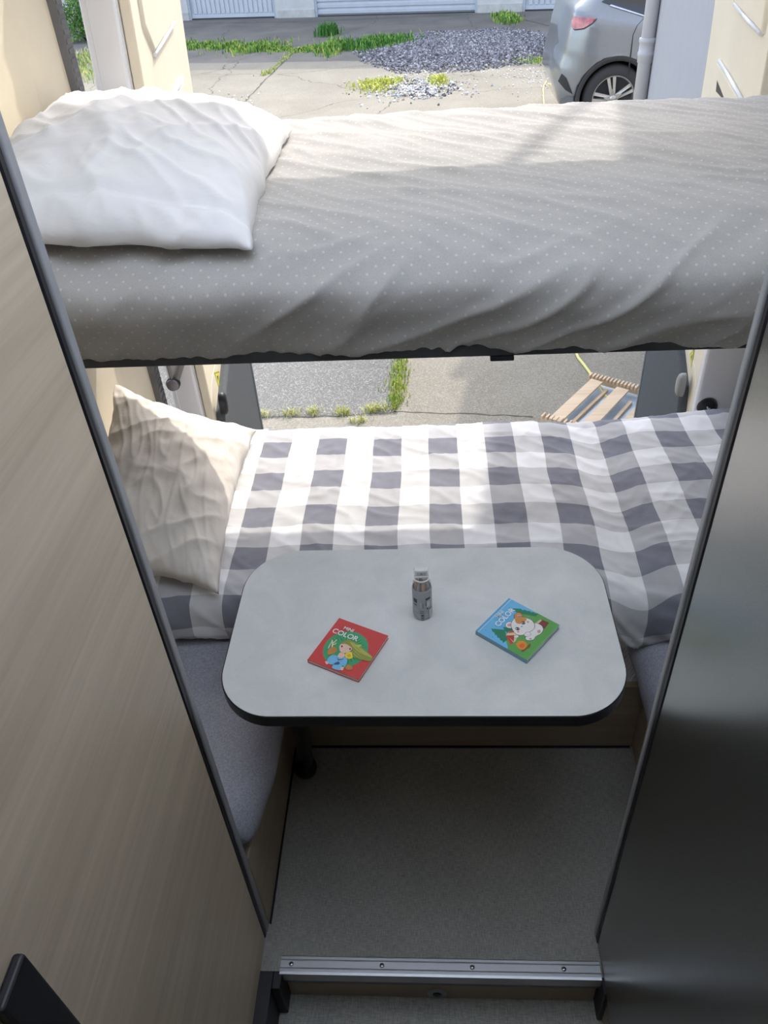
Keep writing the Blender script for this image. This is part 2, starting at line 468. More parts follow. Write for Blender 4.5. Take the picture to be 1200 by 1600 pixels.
def gingham(g):
    U, V = cloth_uv(g)
    def band(x, off, per, wd):
        f = g.math('FRACT', g.math('DIVIDE', g.math('ADD', x, off), per)); return g.math('LESS_THAN', f, wd/per)
    cu = band(U, 5.3740+.0, .1625, .083); cv_ = band(V, .248 + GOFF, .157, .080)
    both = g.math('MULTIPLY', cu, cv_)
    c = g.mix(cu, (.83, .83, .85), (.47, .47, .49))
    c2 = g.mix(cu, (.60, .60, .61), (.19, .195, .24))
    n = g.noise(g.coords(), 900, 2)
    out = g.mix(cv_, c, c2)
    return g.mix(g.math('MULTIPLY', g.ramp(n, .3, .8), .12), out, (.75, .75, .78))
GOFF = .0
M['dotty'] = fabric('taupe_dotted_cotton', dots, crease=.12)
M['gingham'] = fabric('grey_white_gingham_cotton', gingham, crease=.12)
M['white_cotton'] = fabric('white_cotton', lambda g: (.80, .79, .79), crease=.30)
M['cream_cotton'] = fabric('cream_cotton', lambda g: (.82, .765, .70), crease=.30)

# upper bunk -----------------------------------------------------------
t = thing('bunk_bed', 'upper bunk across the van with a dark steel frame', 'bunk bed', (.06, 1.65, 1.2))
bm = bmesh.new()
add_box(bm, WL+.030, WR-.030, 1.252, 1.275, 1.188, 1.212); add_box(bm, WL+.030, WR-.030, 2.02, 2.045, 1.196, 1.222)
for x in (WL+.030, -.25, .37, WR-.053): add_box(bm, x, x+.03, 1.275, 2.02, 1.198, 1.220)
bevelled(obj('frame', bm, M['dark_plastic'], t), .003, 2)
obj('base_board', box(WL+.030, WR-.030, 1.276, 2.042, 1.2225, 1.232), M['dark_plastic'], t)
mt = obj('mattress', box(WL+.032, WR-.034, 1.285, 2.035, 1.233, 1.352), M['mattress'], t); bevelled(mt, .03, 4)
bm = bmesh.new(); add_box(bm, .104, .146, 1.246, 1.262, 1.181, 1.189); bevelled(obj('catch', bm, M['black'], t), .002, 2)
localise(t)
def up_path(x):
    zb = 1.222 + .003*noise.noise(Vector((x*6, 0, 0))) - .010*sstep(-.25, .15, x)
    hump = .012*noise.noise(Vector((x*2.1, 3, 0)))
    far = 1.425 + hump
    k = .006*noise.noise(Vector((x*9, 7, 1)))
    return [(1.275, zb-.002), (1.256+k, zb-.010), (1.232+k, zb+.030), (1.208, zb+.090), (1.224, 1.352), (1.32, 1.398), (1.45, 1.412+hump*.5), (1.62, 1.418+hump), (1.82, far), (2.0, far+.002), (2.062, far-.03), (2.075, 1.33), (2.058, 1.235)]
def up_disp(x, s, L, p):
    front = 1 - sstep(.16, .34, s)
    edge = min(1, s/.02)*min(1, (L-s)/.03)
    # diagonal folds rising to the right on the hanging side, long shallow folds on top
    a = ridge(noise.noise(Vector(((x*.8 - s*1.15)*9, (x+s)*2.3, 0))))
    b = ridge(noise.noise(Vector(((x*.75 + s*1.25)*10, (x - s)*1.8, 5))))
    c = ridge(noise.noise(Vector(((x*.9 + s*1.0)*19, (x-s)*4, 9))))
    d = fbm(Vector((x*4, s*5, 2)))
    f2 = ridge(noise.noise(Vector((x*30, s*4, 9))))*max(0, 1-s/.10)
    z = .010*front*max(0, a)**2 + .005*f2*front + (1-front)*(.0045*max(0, b)**2 + .0025*max(0, c)**2) + .008*d
    return (z*edge*1.0 + .0008*noise.noise(Vector((x*40, s*40, 1))), 0)
o = uvsheet('duvet', up_path, WL+.031, WR-.035, 330, 190, M['dotty'], up_disp)
tag(o, 'taupe duvet with tiny white dots spread over the upper bunk', 'duvet')

# lower bed ------------------------------------------------------------
t = thing('bed', 'lower bed laid across both benches behind the table', 'bed', (.06, 1.65, .43))
obj('base_board', box(-.349, .459, 1.305, 2.03, .412, .4345), M['oak_x'], t)
mt = obj('mattress', box(WL+.032, WR-.034, 1.300, 2.02, .4355, .535), M['mattress'], t); bevelled(mt, .03, 4)
localise(t)
def lo_path(x):
    rt = sstep(.45, .9, x)
    tz = .572 + .028*rt + .006*noise.noise(Vector((x*3, 1, 4)))
    zb = .442 - .045*math.exp(-((x-.46)/.07)**2)
    bul = .012*noise.noise(Vector((x*5, 2, 9)))
    return [(1.275, zb-.0), (1.262+bul, zb+.008), (1.252+bul, zb+.05), (1.262+bul, tz-.035), (1.300, tz-.010), (1.38, tz), (1.6, tz+.003), (1.85, tz), (1.97, tz), (2.02, tz-.02), (2.03, .50), (2.02, .44)]
def lo_disp(x, s, L, p):
    edge = min(1, s/.02)*min(1, (L-s)/.03)
    front = 1 - sstep(.10, .25, s)
    b = ridge(noise.noise(Vector(((x*.5 + s*.9)*16, (x-s)*5, 5)))); c = ridge(noise.noise(Vector(((x - s*.4)*20, s*8, 11))))
    rt = sstep(.3, .6, x)
    z = .0030*max(0, b)**2 + .0020*max(0, c)**2 + .007*fbm(Vector((x*5, s*6, 8))) + front*(.006+.010*rt)*max(0, ridge(noise.noise(Vector(((x*1.0+s*1.2)*12, s*2, 3)))))**2
    # the flat hem along the bottom edge
    if s < .035: z -= .004
    return (z*edge + .0006*noise.noise(Vector((x*45, s*45, 1))), .006*noise.noise(Vector((x*3, s*6, 2)))+ .008*sstep(.35, .9, x)*math.sin(s*4.5))
o = uvsheet('duvet', lo_path, WL+.031, WR-.035, 300, 170, M['gingham'], lo_disp)
tag(o, 'grey and white gingham checked duvet on the lower bed', 'duvet')

# pillows ----------------------------------------------------------------
def pillow(name, corners, h, mat, seed, nx=90, ny=90, up=Vector((0, 0, 1)), lift=.25, crease_dir=(1, .5), flatten=2.4, amp=1.0, hem=0, pinch=.055):
    """corners: near-left, near-right, far-right, far-left (3-D). A filled case with pinched corners."""
    c = [Vector(p) for p in corners]; bm = bmesh.new()
    def P(u, v):
        # pinch: edges bow inwards between corners
        bu = 1 - pinch*(1-(2*v-1)**2) ; bv = 1 - pinch*(1-(2*u-1)**2)
        uu = .5 + (u-.5)*bu; vv = .5 + (v-.5)*bv
        return (c[0]*(1-uu)*(1-vv) + c[1]*uu*(1-vv) + c[2]*uu*vv + c[3]*(1-uu)*vv)
    top = {}; bot = {}
    nrm = ((c[1]-c[0]).cross(c[3]-c[0])).normalized()
    if nrm.dot(up) < 0: nrm = -nrm
    for i in range(nx):
        for j in range(ny):
            u = i/(nx-1); v = j/(ny-1)
            # denser near the edges
            u = .5 - .5*math.cos(PI*u)*(.35+.65*1) if False else u
            a = 1-abs(2*u-1)**flatten; b = 1-abs(2*v-1)**flatten
            t_ = math.sqrt(max(0, a*b)) if a > 0 and b > 0 else 0
            t_ = t_**.9
            p = P(u, v)
            q = Vector((u*crease_dir[0] + v*crease_dir[1], (u-v)*.35, seed))
            w1 = max(0, ridge(noise.noise(Vector(((u*crease_dir[0]-v*crease_dir[1])*6, (u+v)*1.6, seed)))))**2
            w2 = max(0, ridge(noise.noise(Vector(((u*crease_dir[1]+v*crease_dir[0])*11, (u-v)*3, seed+4)))))**2
            e = 1 - min(1, min(u, 1-u, v, 1-v)/.10)
            rim = noise.noise(Vector((u*22, v*22, seed+2)))*e - 1.3*math.exp(-((v-.085)/.014)**2)*hem
            dz = (.007*w1 + .004*w2 + .010*fbm(Vector((u*5, v*5, seed+9))))*amp*min(1, t_*2.2) + .006*rim*amp
            ins = Vector((noise.noise(Vector((v*9, 0, seed))), noise.noise(Vector((u*9, 4, seed))), 0))*.010*e
            if i in (0, nx-1) or j in (0, ny-1):
                vtx = bm.verts.new(p + nrm*dz*.6 + ins); top[i, j] = vtx; bot[i, j] = vtx
            else:
                top[i, j] = bm.verts.new(p + nrm*(h*(1-lift)*t_ + dz) + ins)
                bot[i, j] = bm.verts.new(p - nrm*(h*lift*t_ + .001) + ins)
    for i in range(nx-1):
        for j in range(ny-1):
            for D_, fl in ((top, 0), (bot, 1)):
                q = [D_[i, j], D_[i+1, j], D_[i+1, j+1], D_[i, j+1]]
                if len(set(q)) < 3: continue
                if fl: q = q[::-1]
                f = bm.faces.new(q); f.smooth = True
    return obj(name, bm, mat)
o = pillow('pillow', [(-.842, 1.245, 1.425), (-.285, 1.235, 1.400), (-.295, 1.86, 1.440), (-.842, 1.99, 1.475)], .118, M['white_cotton'], 3.3, 120, 120, lift=.12, crease_dir=(.8, .6), amp=1.6, hem=1)
tag(o, 'plump white cotton pillow on the upper bunk', 'pillow')
o = pillow('pillow', [(-.842, 1.27, .640), (-.500, 1.265, .592), (-.520, 1.94, .605), (-.842, 1.80, .850)], .115, M['cream_cotton'], 8.1, 110, 120, lift=.10, crease_dir=(.35, 1.0), amp=1.15, pinch=.12)
tag(o, 'creased cream pillow on the lower bed leaning against the left wall', 'pillow')
BLUE = {
  'grass': [(0.857,0.802),(1.012,0.397),(1.0,-0.0),(-0.0,0.0),(0.039,0.386),(0.203,0.553),(0.636,0.649)],
  'tree_a': [(0.203,0.828),(0.323,0.639),(0.17,0.479),(0.063,0.496),(0.098,0.538),(0.08,0.559),(0.116,0.601),(0.101,0.633),(0.141,0.671),(0.126,0.703),(0.162,0.732),(0.159,0.765)],
  'tree_b': [(0.831,0.811),(0.911,0.697),(0.896,0.661),(0.937,0.627),(0.917,0.596),(0.959,0.554),(0.935,0.521),(0.98,0.489),(0.965,0.453),(1.002,0.409),(0.916,0.404),(0.847,0.549),(0.787,0.683),(0.795,0.751)],
  'tree_c': [(0.359,0.698),(0.426,0.573),(0.398,0.519),(0.29,0.563),(0.308,0.628)],
  'earL': [(0.417,0.688),(0.482,0.699),(0.534,0.666),(0.527,0.6),(0.46,0.562),(0.408,0.595),(0.392,0.644)],
  'earLi': [(0.435,0.666),(0.485,0.666),(0.5,0.633),(0.453,0.6),(0.426,0.633)],
  'earR': [(0.652,0.661),(0.721,0.7),(0.795,0.689),(0.816,0.633),(0.772,0.577),(0.71,0.561),(0.631,0.594)],
  'earRi': [(0.699,0.649),(0.754,0.661),(0.774,0.622),(0.729,0.583),(0.681,0.611)],
  'head': [(0.52,0.638),(0.644,0.655),(0.732,0.611),(0.781,0.505),(0.788,0.406),(0.734,0.32),(0.646,0.279),(0.529,0.303),(0.403,0.354),(0.365,0.429),(0.398,0.519),(0.457,0.595)],
  'patch': [(0.646,0.653),(0.732,0.611),(0.773,0.5),(0.69,0.479),(0.595,0.518),(0.578,0.584)],
  'eye1': [(0.459,0.519),(0.508,0.51),(0.509,0.468),(0.464,0.454),(0.44,0.483)],
  'eye2': [(0.635,0.514),(0.683,0.508),(0.683,0.466),(0.645,0.452),(0.614,0.483)],
  'nose': [(0.56,0.477),(0.581,0.457),(0.552,0.451)],
  'ch1': [(0.423,0.465),(0.453,0.447),(0.425,0.422),(0.403,0.441)],
  'ch2': [(0.716,0.462),(0.745,0.443),(0.716,0.417),(0.693,0.436)],
  'body': [(0.67,0.397),(0.776,0.33),(0.791,0.222),(0.728,0.151),(0.631,0.136),(0.523,0.166),(0.435,0.158),(0.365,0.228),(0.386,0.275),(0.449,0.284),(0.426,0.327),(0.511,0.325)],
  'foot1': [(0.65,0.215),(0.693,0.192),(0.663,0.156),(0.618,0.16),(0.617,0.19)],
  'foot2': [(0.413,0.227),(0.446,0.207),(0.429,0.179),(0.397,0.199)],
  'log': [(0.787,0.287),(0.919,0.303),(0.931,0.158),(0.759,0.142),(0.775,0.211)],
  'log2': [(0.776,0.33),(0.904,0.311),(0.906,0.278),(0.774,0.287)],
  'tent': [(0.234,0.558),(0.338,0.563),(0.416,0.498),(0.336,0.392),(0.22,0.362),(0.115,0.39)],
  'tents': [(0.227,0.553),(0.252,0.537),(0.172,0.363),(0.108,0.385)],
  'tents2': [(0.338,0.563),(0.413,0.496),(0.394,0.466),(0.298,0.552)],
  'tentd': [(0.244,0.531),(0.323,0.451),(0.195,0.378)],
  'fire': [(0.172,0.321),(0.255,0.32),(0.308,0.256),(0.294,0.188),(0.207,0.155),(0.136,0.172),(0.121,0.245)],
  'fire2': [(0.181,0.269),(0.253,0.252),(0.24,0.197),(0.181,0.186),(0.155,0.231)],
  'wood': [(0.136,0.172),(0.23,0.154),(0.336,0.15),(0.265,0.112),(0.193,0.129),(0.108,0.137),(0.094,0.168)],
  'line1': [(0.028,0.995),(0.028,0.96),(0.99,0.947),(0.996,0.988)],
  'paw': [(0.426,0.327),(0.511,0.325),(0.531,0.271),(0.48,0.246),(0.425,0.284)],
  'arm': [(0.296,0.44),(0.354,0.413),(0.347,0.379),(0.297,0.382),(0.278,0.419)],
}
RED = {
  'girlhair': [(0.343,0.488),(0.357,0.568),(0.44,0.644),(0.62,0.613),(0.772,0.572),(0.991,0.481),(0.997,0.404),(0.891,0.373),(0.734,0.373),(0.625,0.396),(0.576,0.501),(0.478,0.53)],
  'hairlite': [(0.458,0.614),(0.595,0.602),(0.886,0.514),(0.989,0.471),(0.799,0.475),(0.623,0.504)],
  'leafbow': [(0.583,0.568),(0.633,0.619),(0.693,0.624),(0.663,0.568),(0.621,0.558)],
  'neck': [(0.433,0.345),(0.5,0.366),(0.546,0.288),(0.492,0.227),(0.432,0.272)],
  'face': [(0.358,0.439),(0.351,0.5),(0.424,0.539),(0.512,0.527),(0.574,0.5),(0.578,0.447),(0.538,0.383),(0.475,0.355),(0.415,0.373)],
  'eyeA': [(0.369,0.477),(0.39,0.49),(0.412,0.467),(0.396,0.449)],
  'eyeB': [(0.527,0.482),(0.547,0.497),(0.567,0.475),(0.551,0.457)],
  'bird': [(0.529,0.334),(0.546,0.396),(0.603,0.431),(0.646,0.387),(0.687,0.334),(0.642,0.292),(0.578,0.293)],
  'birdw': [(0.566,0.351),(0.601,0.384),(0.645,0.351),(0.611,0.317)],
  'dress': [(0.311,0.136),(0.326,0.224),(0.402,0.267),(0.496,0.247),(0.561,0.295),(0.633,0.256),(0.663,0.12),(0.611,0.14),(0.63,0.035),(0.482,0.02),(0.467,0.092),(0.412,0.067),(0.353,0.084)],
  'handA': [(0.301,0.078),(0.333,0.102),(0.374,0.076),(0.357,0.042)],
  'handB': [(0.612,0.088),(0.651,0.114),(0.669,0.048),(0.632,0.045)],
  'deer': [(0.221,0.285),(0.23,0.372),(0.277,0.412),(0.347,0.379),(0.358,0.311),(0.314,0.254),(0.269,0.225)],
  'antl1': [(0.239,0.385),(0.254,0.392),(0.18,0.517),(0.148,0.531)],
  'antl2': [(0.203,0.461),(0.23,0.567),(0.242,0.558),(0.221,0.448)],
  'antl3': [(0.223,0.433),(0.263,0.498),(0.275,0.487),(0.238,0.418)],
  'antl4': [(0.19,0.345),(0.164,0.491),(0.176,0.487),(0.208,0.343)],
  'tail': [(0.682,0.102),(0.688,0.193),(0.797,0.155),(0.751,0.091)],
  'necklace': [(0.431,0.235),(0.491,0.191),(0.556,0.239),(0.546,0.288),(0.543,0.247),(0.487,0.211)],
  'bow': [(0.459,0.106),(0.511,0.174),(0.553,0.131),(0.484,0.091)],
}

# ------------------------------------------------------------------ things on the table
def flat(name, c, r=.45):
    if name in MATS: return MATS[name]
    g = NG(name); n = g.noise(g.coords(), 120, 2); g.col(g.mix(g.ramp(n, .2, .8), tuple(v*.94 for v in c), tuple(min(1, v*1.05) for v in c))); g.rough(r)
    MATS[name] = g.m; return g.m
def text_mesh(name, txt, size, mat, M_, parent, ext=.0001, align='CENTER'):
    cu = bpy.data.curves.new(name, 'FONT'); cu.body = txt; cu.size = size; cu.extrude = ext; cu.align_x = align; cu.offset = size*.012
    tmp = bpy.data.objects.new('tmp', cu); C.objects.link(tmp)
    bpy.context.view_layer.update()
    me = bpy.data.meshes.new_from_object(tmp.evaluated_get(bpy.context.evaluated_depsgraph_get()))
    bpy.data.objects.remove(tmp); me.transform(M_); me.materials.clear(); me.materials.append(mat); me.name = name
    o = bpy.data.objects.new(name, me); C.objects.link(o); o.parent = parent; return o
class Art:
    def __init__(s, W, H, z): s.bm = bmesh.new(); s.W = W; s.H = H; s.z = z; s.mats = []; s.k = 0
    def mi(s, m):
        if m not in s.mats: s.mats.append(m)
        return s.mats.index(m)
    def poly(s, pts, m):
        s.k += 1; z = s.z + s.k*.000015
        cx = sum(p[0] for p in pts)/len(pts); cy = sum(p[1] for p in pts)/len(pts)
        vs_ = [s.bm.verts.new((max(0, min(1, p[0]))*s.W, max(0, min(1, p[1]))*s.H, z)) for p in pts]
        try: f = s.bm.faces.new(vs_)
        except ValueError: return
        f.normal_update(); f.material_index = s.mi(m)
        if f.normal.z < 0: f.normal_flip()
    def smooth(s, pts, m):
        P, _ = smooth_path([(p[0], p[1]) for p in pts] + [(pts[0][0], pts[0][1])], len(pts)*5+1)
        s.poly([(p.x, p.y) for p in P[:-1]], m)
    def outline(s, pts, m, mo, d=.008):
        cx = sum(p[0] for p in pts)/len(pts); cy = sum(p[1] for p in pts)/len(pts)
        s.smooth([(p[0] + (d if p[0] > cx else -d), p[1] + (d if p[1] > cy else -d)) for p in pts], mo); s.smooth(pts, m)
    def disc(s, cx, cy, r, m, n=32, star=0):
        s.poly([(cx + math.cos(2*PI*k/n)*r*(1 + (star if k % 2 else 0)), cy + math.sin(2*PI*k/n)*r*(1 + (star if k % 2 else 0))) for k in range(n)], m)
    def build(s, name, parent):
        me = bpy.data.meshes.new(name); s.bm.to_mesh(me); s.bm.free()
        for m in s.mats: me.materials.append(m)
        o = bpy.data.objects.new(name, me); C.objects.link(o); o.parent = parent; return o
def book(label, TL, TR, BR, BL, spine_mat, th, art):
    TL, TR, BR, BL = [Vector(p) for p in (TL, TR, BR, BL)]
    W = ((TR-TL).length + (BR-BL).length)/2; H = ((TL-BL).length + (TR-BR).length)/2
    ctr = (TL+TR+BR+BL)/4; ax = ((TR-TL).normalized() + (BR-BL).normalized()).normalized(); ang = math.atan2(ax.y, ax.x)
    t = thing('colouring_book', label, 'book', (ctr.x, ctr.y, .7006)); t.rotation_euler = (0, 0, ang)
    sh = Matrix.Translation((-W/2, -H/2, 0))
    pg = obj('pages', box(.0012, W-.0012, .0012, H-.0012, .0010, th-.0008), flat('paper', (.72, .70, .68), .8), t); pg.data.transform(sh)
    bm = bmesh.new(); add_box(bm, 0, W, 0, H, 0, .0010); add_box(bm, 0, W, 0, H, th-.0008, th); add_box(bm, 0, .0009, 0, H, .0009, th-.0008)
    cv_ = obj('cover', bm, spine_mat, t); cv_.data.transform(sh)
    A = Art(W, H, th); art(A, t, W, H, th, sh)
    o = A.build('cover_picture', t); o.data.transform(sh)
    return t
def red_art(A, t, W, H, th, sh):
    rd = flat('cover_red', (.62, .065, .062)); A.poly([(0, 0), (1, 0), (1, 1), (0, 1)], rd)
    g1 = flat('leaf_green', (.06, .36, .16)); g2 = flat('deep_green', (.03, .23, .10)); g3 = flat('light_green', (.16, .50, .20))
    cx, cy, r = .475, .455, .375
    A.disc(cx, cy, r, g1, 96, .05)
    for k in range(64):
        a = 2*PI*k/64 + .03*random.random(); r0 = r*(.45+.25*random.random()); r1 = r*(.82+.16*random.random()); wd = .006 + .004*random.random()
        c, s = math.cos(a), math.sin(a)
        A.poly([(cx+c*r0-s*wd, cy+s*r0+c*wd), (cx+c*r1, cy+s*r1), (cx+c*r0+s*wd, cy+s*r0-c*wd)], g2 if k % 2 else g3)
    dk = flat('ink', (.05, .04, .05)); sk = flat('skin_pink', (.80, .55, .42)); hair = flat('olive_hair', (.28, .30, .06)); hl = flat('gold_hair', (.48, .46, .12))
    R = RED
    A.smooth(R['tail'], flat('orange_brown', (.55, .24, .06)))
    A.smooth(R['girlhair'], hair); A.smooth(R['hairlite'], hl)
    for k in range(9):
        u0 = .40+.03*k; v0 = .60-.05*k
        P0 = (.50 + .012*k, .66 - .03*k); P1 = (.83 + .008*k, .48 - .02*k)
        A.poly([P0, (P0[0]+.1, P0[1]-.035), P1, (P0[0]+.1, P0[1]-.05)], hl if k % 2 else hair)
    A.smooth(R['deer'], flat('orange_brown', (.55, .24, .06)))
    cr = flat('cream_ink', (.80, .76, .50))
    for k in ('antl1', 'antl2', 'antl3', 'antl4'): A.poly(R[k], cr)
    A.smooth(R['neck'], sk); A.smooth(R['dress'], flat('dress_blue', (.20, .50, .75)))
    A.poly(R['necklace'], dk); A.smooth(R['bow'], flat('navy', (.05, .10, .25)))
    A.smooth(R['handA'], sk); A.smooth(R['handB'], sk); A.outline(R['face'], sk, flat('face_edge', (.45, .22, .12)), .004)
    A.smooth(R['eyeA'], dk); A.smooth(R['eyeB'], dk)
    A.smooth(R['bird'], flat('yellow', (.85, .66, .05))); A.smooth(R['birdw'], flat('mustard', (.65, .45, .03))); A.smooth(R['leafbow'], flat('lime', (.45, .58, .10)))
    wh = flat('white_ink', (.88, .88, .86))
    for txt, u, v, sz in (('MINI', .305, .803, .0108), ('COLOR', .312, .662, .0165)):
        text_mesh('title_lettering', txt, sz, wh, sh @ Matrix.Translation((u*W, v*H, th+.0020)), t, .0001)
def blue_art(A, t, W, H, th, sh):
    B = BLUE; wh = flat('white_ink', (.88, .88, .86)); ink = flat('ink', (.05, .04, .05)); pk = flat('ear_pink', (.62, .36, .36)); og = flat('fur_orange', (.66, .28, .07))
    A.poly([(0, 0), (1, 0), (1, 1), (0, 1)], flat('sky_blue', (.16, .50, .78)))
    A.poly([(0, .955), (1, .955), (1, 1), (0, 1)], flat('band_blue', (.10, .38, .66)))
    A.poly([(0, .950), (1, .950), (1, .957), (0, .957)], wh)
    A.poly([(0, 0), (1, 0), (1, .42), (.93, .62), (.62, .66), (.40, .60), (.20, .55), (.04, .39), (0, .37)], flat('meadow_green', (.13, .38, .09)))
    A.poly([(.0, 0), (1, 0), (1, .012), (0, .012)], flat('light_green', (.16, .50, .20)))
    tg = flat('fir_green', (.025, .22, .12))
    A.poly(B['tree_a'], tg); A.poly(B['tree_b'], tg); A.poly(B['tree_c'], tg)
    for u, v in ((.12, .88), (.42, .90), (.80, .86), (.30, .80), (.06, .70)): A.disc(u, v, .008, flat('navy', (.05, .10, .25)), 8)
    br = flat('log_brown', (.22, .06, .045)); A.poly(B['log'], br); A.poly(B['log2'], flat('log_end', (.70, .58, .32)))
    A.poly(B['tent'], flat('tent_cream', (.78, .62, .40))); rd = flat('cover_red', (.62, .065, .062))
    A.poly(B['tents'], rd); A.poly(B['tents2'], rd); A.poly(B['tentd'], flat('tent_red', (.40, .06, .03)))
    fw = flat('fur_white', (.84, .80, .76))
    A.outline(B['body'], fw, ink, .006); A.outline(B['earL'], fw, ink, .006); A.smooth(B['earLi'], pk); A.outline(B['earR'], og, ink, .006); A.smooth(B['earRi'], pk)
    A.outline(B['head'], fw, ink, .006); A.smooth(B['patch'], og)
    A.outline(B['paw'], fw, ink, .004); A.outline(B['arm'], fw, ink, .004)
    for k in ('foot1', 'foot2'): A.smooth(B[k], pk)
    for cx, cy in ((.475, .487), (.648, .487)):
        A.disc(cx, cy, .036, ink, 20); A.disc(cx-.010, cy+.014, .011, wh, 12); A.disc(cx+.010, cy-.012, .007, wh, 10)
    A.poly(B['nose'], ink); A.smooth(B['ch1'], flat('cheek', (.75, .35, .30))); A.smooth(B['ch2'], flat('cheek', (.75, .35, .30)))
    A.smooth(B['wood'], flat('fire_wood', (.25, .10, .04))); A.smooth(B['fire'], flat('fire_orange', (.75, .30, .04))); A.smooth(B['fire2'], flat('fire_red', (.80, .16, .03)))
    for txt, u, v, sz in (('MINI', .560, .866, .0105), ('COLOR', .555, .745, .0165)):
        text_mesh('title_lettering', txt, sz, wh, sh @ Matrix.Translation((u*W, v*H, th+.0020)), t, .0001)
book('small square colouring book with a red cover, green wreath and girl', (-.196, 1.080), (-.093, 1.029), (-.145, .923), (-.243, .969), flat('cover_red', (.62, .065, .062)), .0085, red_art)
book('small square colouring book with a blue and green cover and white hamster', (.076, 1.041), (.150, 1.126), (.237, 1.052), (.168, .962), flat('edge_grey_blue', (.22, .40, .50)), .0110, blue_art)

# pencil pot ---------------------------------------------------------------
bx, by, bz = -.0265, 1.096, .7006
t = thing('pencil_tube', 'small grey printed tube of coloured pencils with a clear sharpener lid', 'pencil tube', (bx, by, bz))
g = NG('tube_grey'); n_ = g.noise(g.coords(), 60, 2); g.col(g.mix(n_, (.36, .39, .42), (.43, .455, .48))); g.rough(.35); g.p.inputs['Metallic'].default_value = .1; tube_m = g.m
bm = bmesh.new(); r = .0195
add_lathe(bm, [(.0001, 0), (r-.004, 0), (r-.001, .0015), (r, .006), (r, .074), (r-.0006, .078), (r-.0015, .0785)], (bx, by, bz), n=48); obj('body', bm, tube_m, t)
g = NG('clear_plastic'); g.col((.93, .95, .97)); g.rough(.12); g.p.inputs['Alpha'].default_value = .22; clear = g.m
bm = bmesh.new(); add_lathe(bm, [(r-.001, .0785), (r-.0016, .088), (r-.0045, .098), (r-.0055, .101)], (bx, by, bz), n=40); obj('clear_shoulder', bm, clear, t)
cols = [(.55, .33, .20), (.62, .45, .30), (.45, .22, .14), (.60, .42, .30), (.50, .28, .18), (.30, .33, .36), (.65, .40, .22), (.45, .35, .30)]
for k in range(8):
    a = 2*PI*k/8 + .2; x = bx + math.cos(a)*.0115; y = by + math.sin(a)*.0115
    bm = bmesh.new(); add_tube(bm, [(x, y, bz+.004), (x, y, bz+.088), (x-math.cos(a)*.002, y-math.sin(a)*.002, bz+.097)], [.0037, .0037, .0008], 6); obj('pencil', bm, flat('pencil_%d' % k, cols[k]), t)
wp = flat('white_plastic', (.82, .82, .80), .35)
bm = bmesh.new(); add_lathe(bm, [(r-.006, .1005), (r-.0030, .1005), (r-.0028, .1040), (r-.0050, .1040), (r-.006, .1005)], (bx, by, bz), n=40); obj('lid_ring', bm, wp, t)
bm = bmesh.new(); add_box(bm, bx-.0125, bx+.0125, by-.004, by+.006, bz+.104, bz+.121); add_box(bm, bx-.0135, bx+.0135, by-.0065, by-.0035, bz+.104, bz+.1085); sp = bevelled(obj('sharpener', bm, wp, t), .001, 2)
bl = obj('blade', box(bx-.0095, bx+.0095, by-.0050, by-.0041, bz+.110, bz+.118), M['steel'], sp)
bm = bmesh.new(); add_lathe(bm, [(.0001, -.0056), (.0016, -.0056), (.0018, -.0050)], (bx, by, bz+.114), 'y', 12); obj('screw', bm, M['black'], sp)
bm = bmesh.new(); add_lathe(bm, [(r-.0045, .104), (r-.0048, .122), (r-.0070, .1265), (.0001, .1280)], (bx, by, bz), n=40); obj('clear_cap', bm, clear, t)
# printed marks wrapped on the tube: blocks, bars, ring symbol, small print
inkd = flat('print_dark', (.055, .06, .09)); inkw = flat('print_white', (.70, .71, .73))
def wrap(bm, a0, a1, z0, z1, mi, lift=.00025):
    n = max(1, int(abs(a1-a0)/.12)+1)
    for k in range(n):
        b0 = a0+(a1-a0)*k/n; b1 = a0+(a1-a0)*(k+1)/n; rr = r+lift
        # angle measured from the side facing the camera, positive to the right
        q = [(bx+math.sin(b)*rr, by-math.cos(b)*rr, bz+z) for b, z in ((b0, z0), (b1, z0), (b1, z1), (b0, z1))]
        f = bm.faces.new([bm.verts.new(p) for p in q]); f.material_index = mi
bm = bmesh.new()
wrap(bm, -1.02, -.52, .047, .058, 0); wrap(bm, -.95, -.55, .040, .043, 0)
wrap(bm, .35, .95, .055, .061, 0); wrap(bm, .35, .42, .040, .054, 0); wrap(bm, .40, .90, .0515, .0523, 1)
wrap(bm, -.18, -.13, .036, .050, 1); wrap(bm, .06, .11, .034, .049, 0)
wrap(bm, -.12, .14, .0015, .017, 0); wrap(bm, -.10, .12, .004, .006, 1, .0004); wrap(bm, -.10, .12, .010, .0115, 1, .0004)
for k in range(14):
    a = 2*PI*k/14; b = 2*PI*(k+1)/14; 
    for (aa) in (a,): wrap(bm, -.72+.24*math.cos(aa)-.03, -.72+.24*math.cos(aa)+.03, .0275+.0048*math.sin(aa)-.0005, .0275+.0048*math.sin(aa)+.0005, 1)
wrap(bm, -.80, -.64, .0252, .0262, 1); wrap(bm, -.80, -.64, .0290, .0300, 1); wrap(bm, -.80, -.76, .0252, .03, 1); wrap(bm, -.68, -.64, .0252, .03, 1)
for k in range(3): wrap(bm, -.25+.0*k, .18, .020+.0032*k, .0212+.0032*k, 0)
for row in range(5):
    a = -1.05
    while a < -.25:
        l_ = random.uniform(.05, .14); wrap(bm, a, a+l_, .003+.0034*row, .0043+.0034*row, 1); a += l_+.05
    a = .28
    while a < .62:
        l_ = random.uniform(.04, .1); wrap(bm, a, a+l_, .003+.0034*row, .0043+.0034*row, 1); a += l_+.05
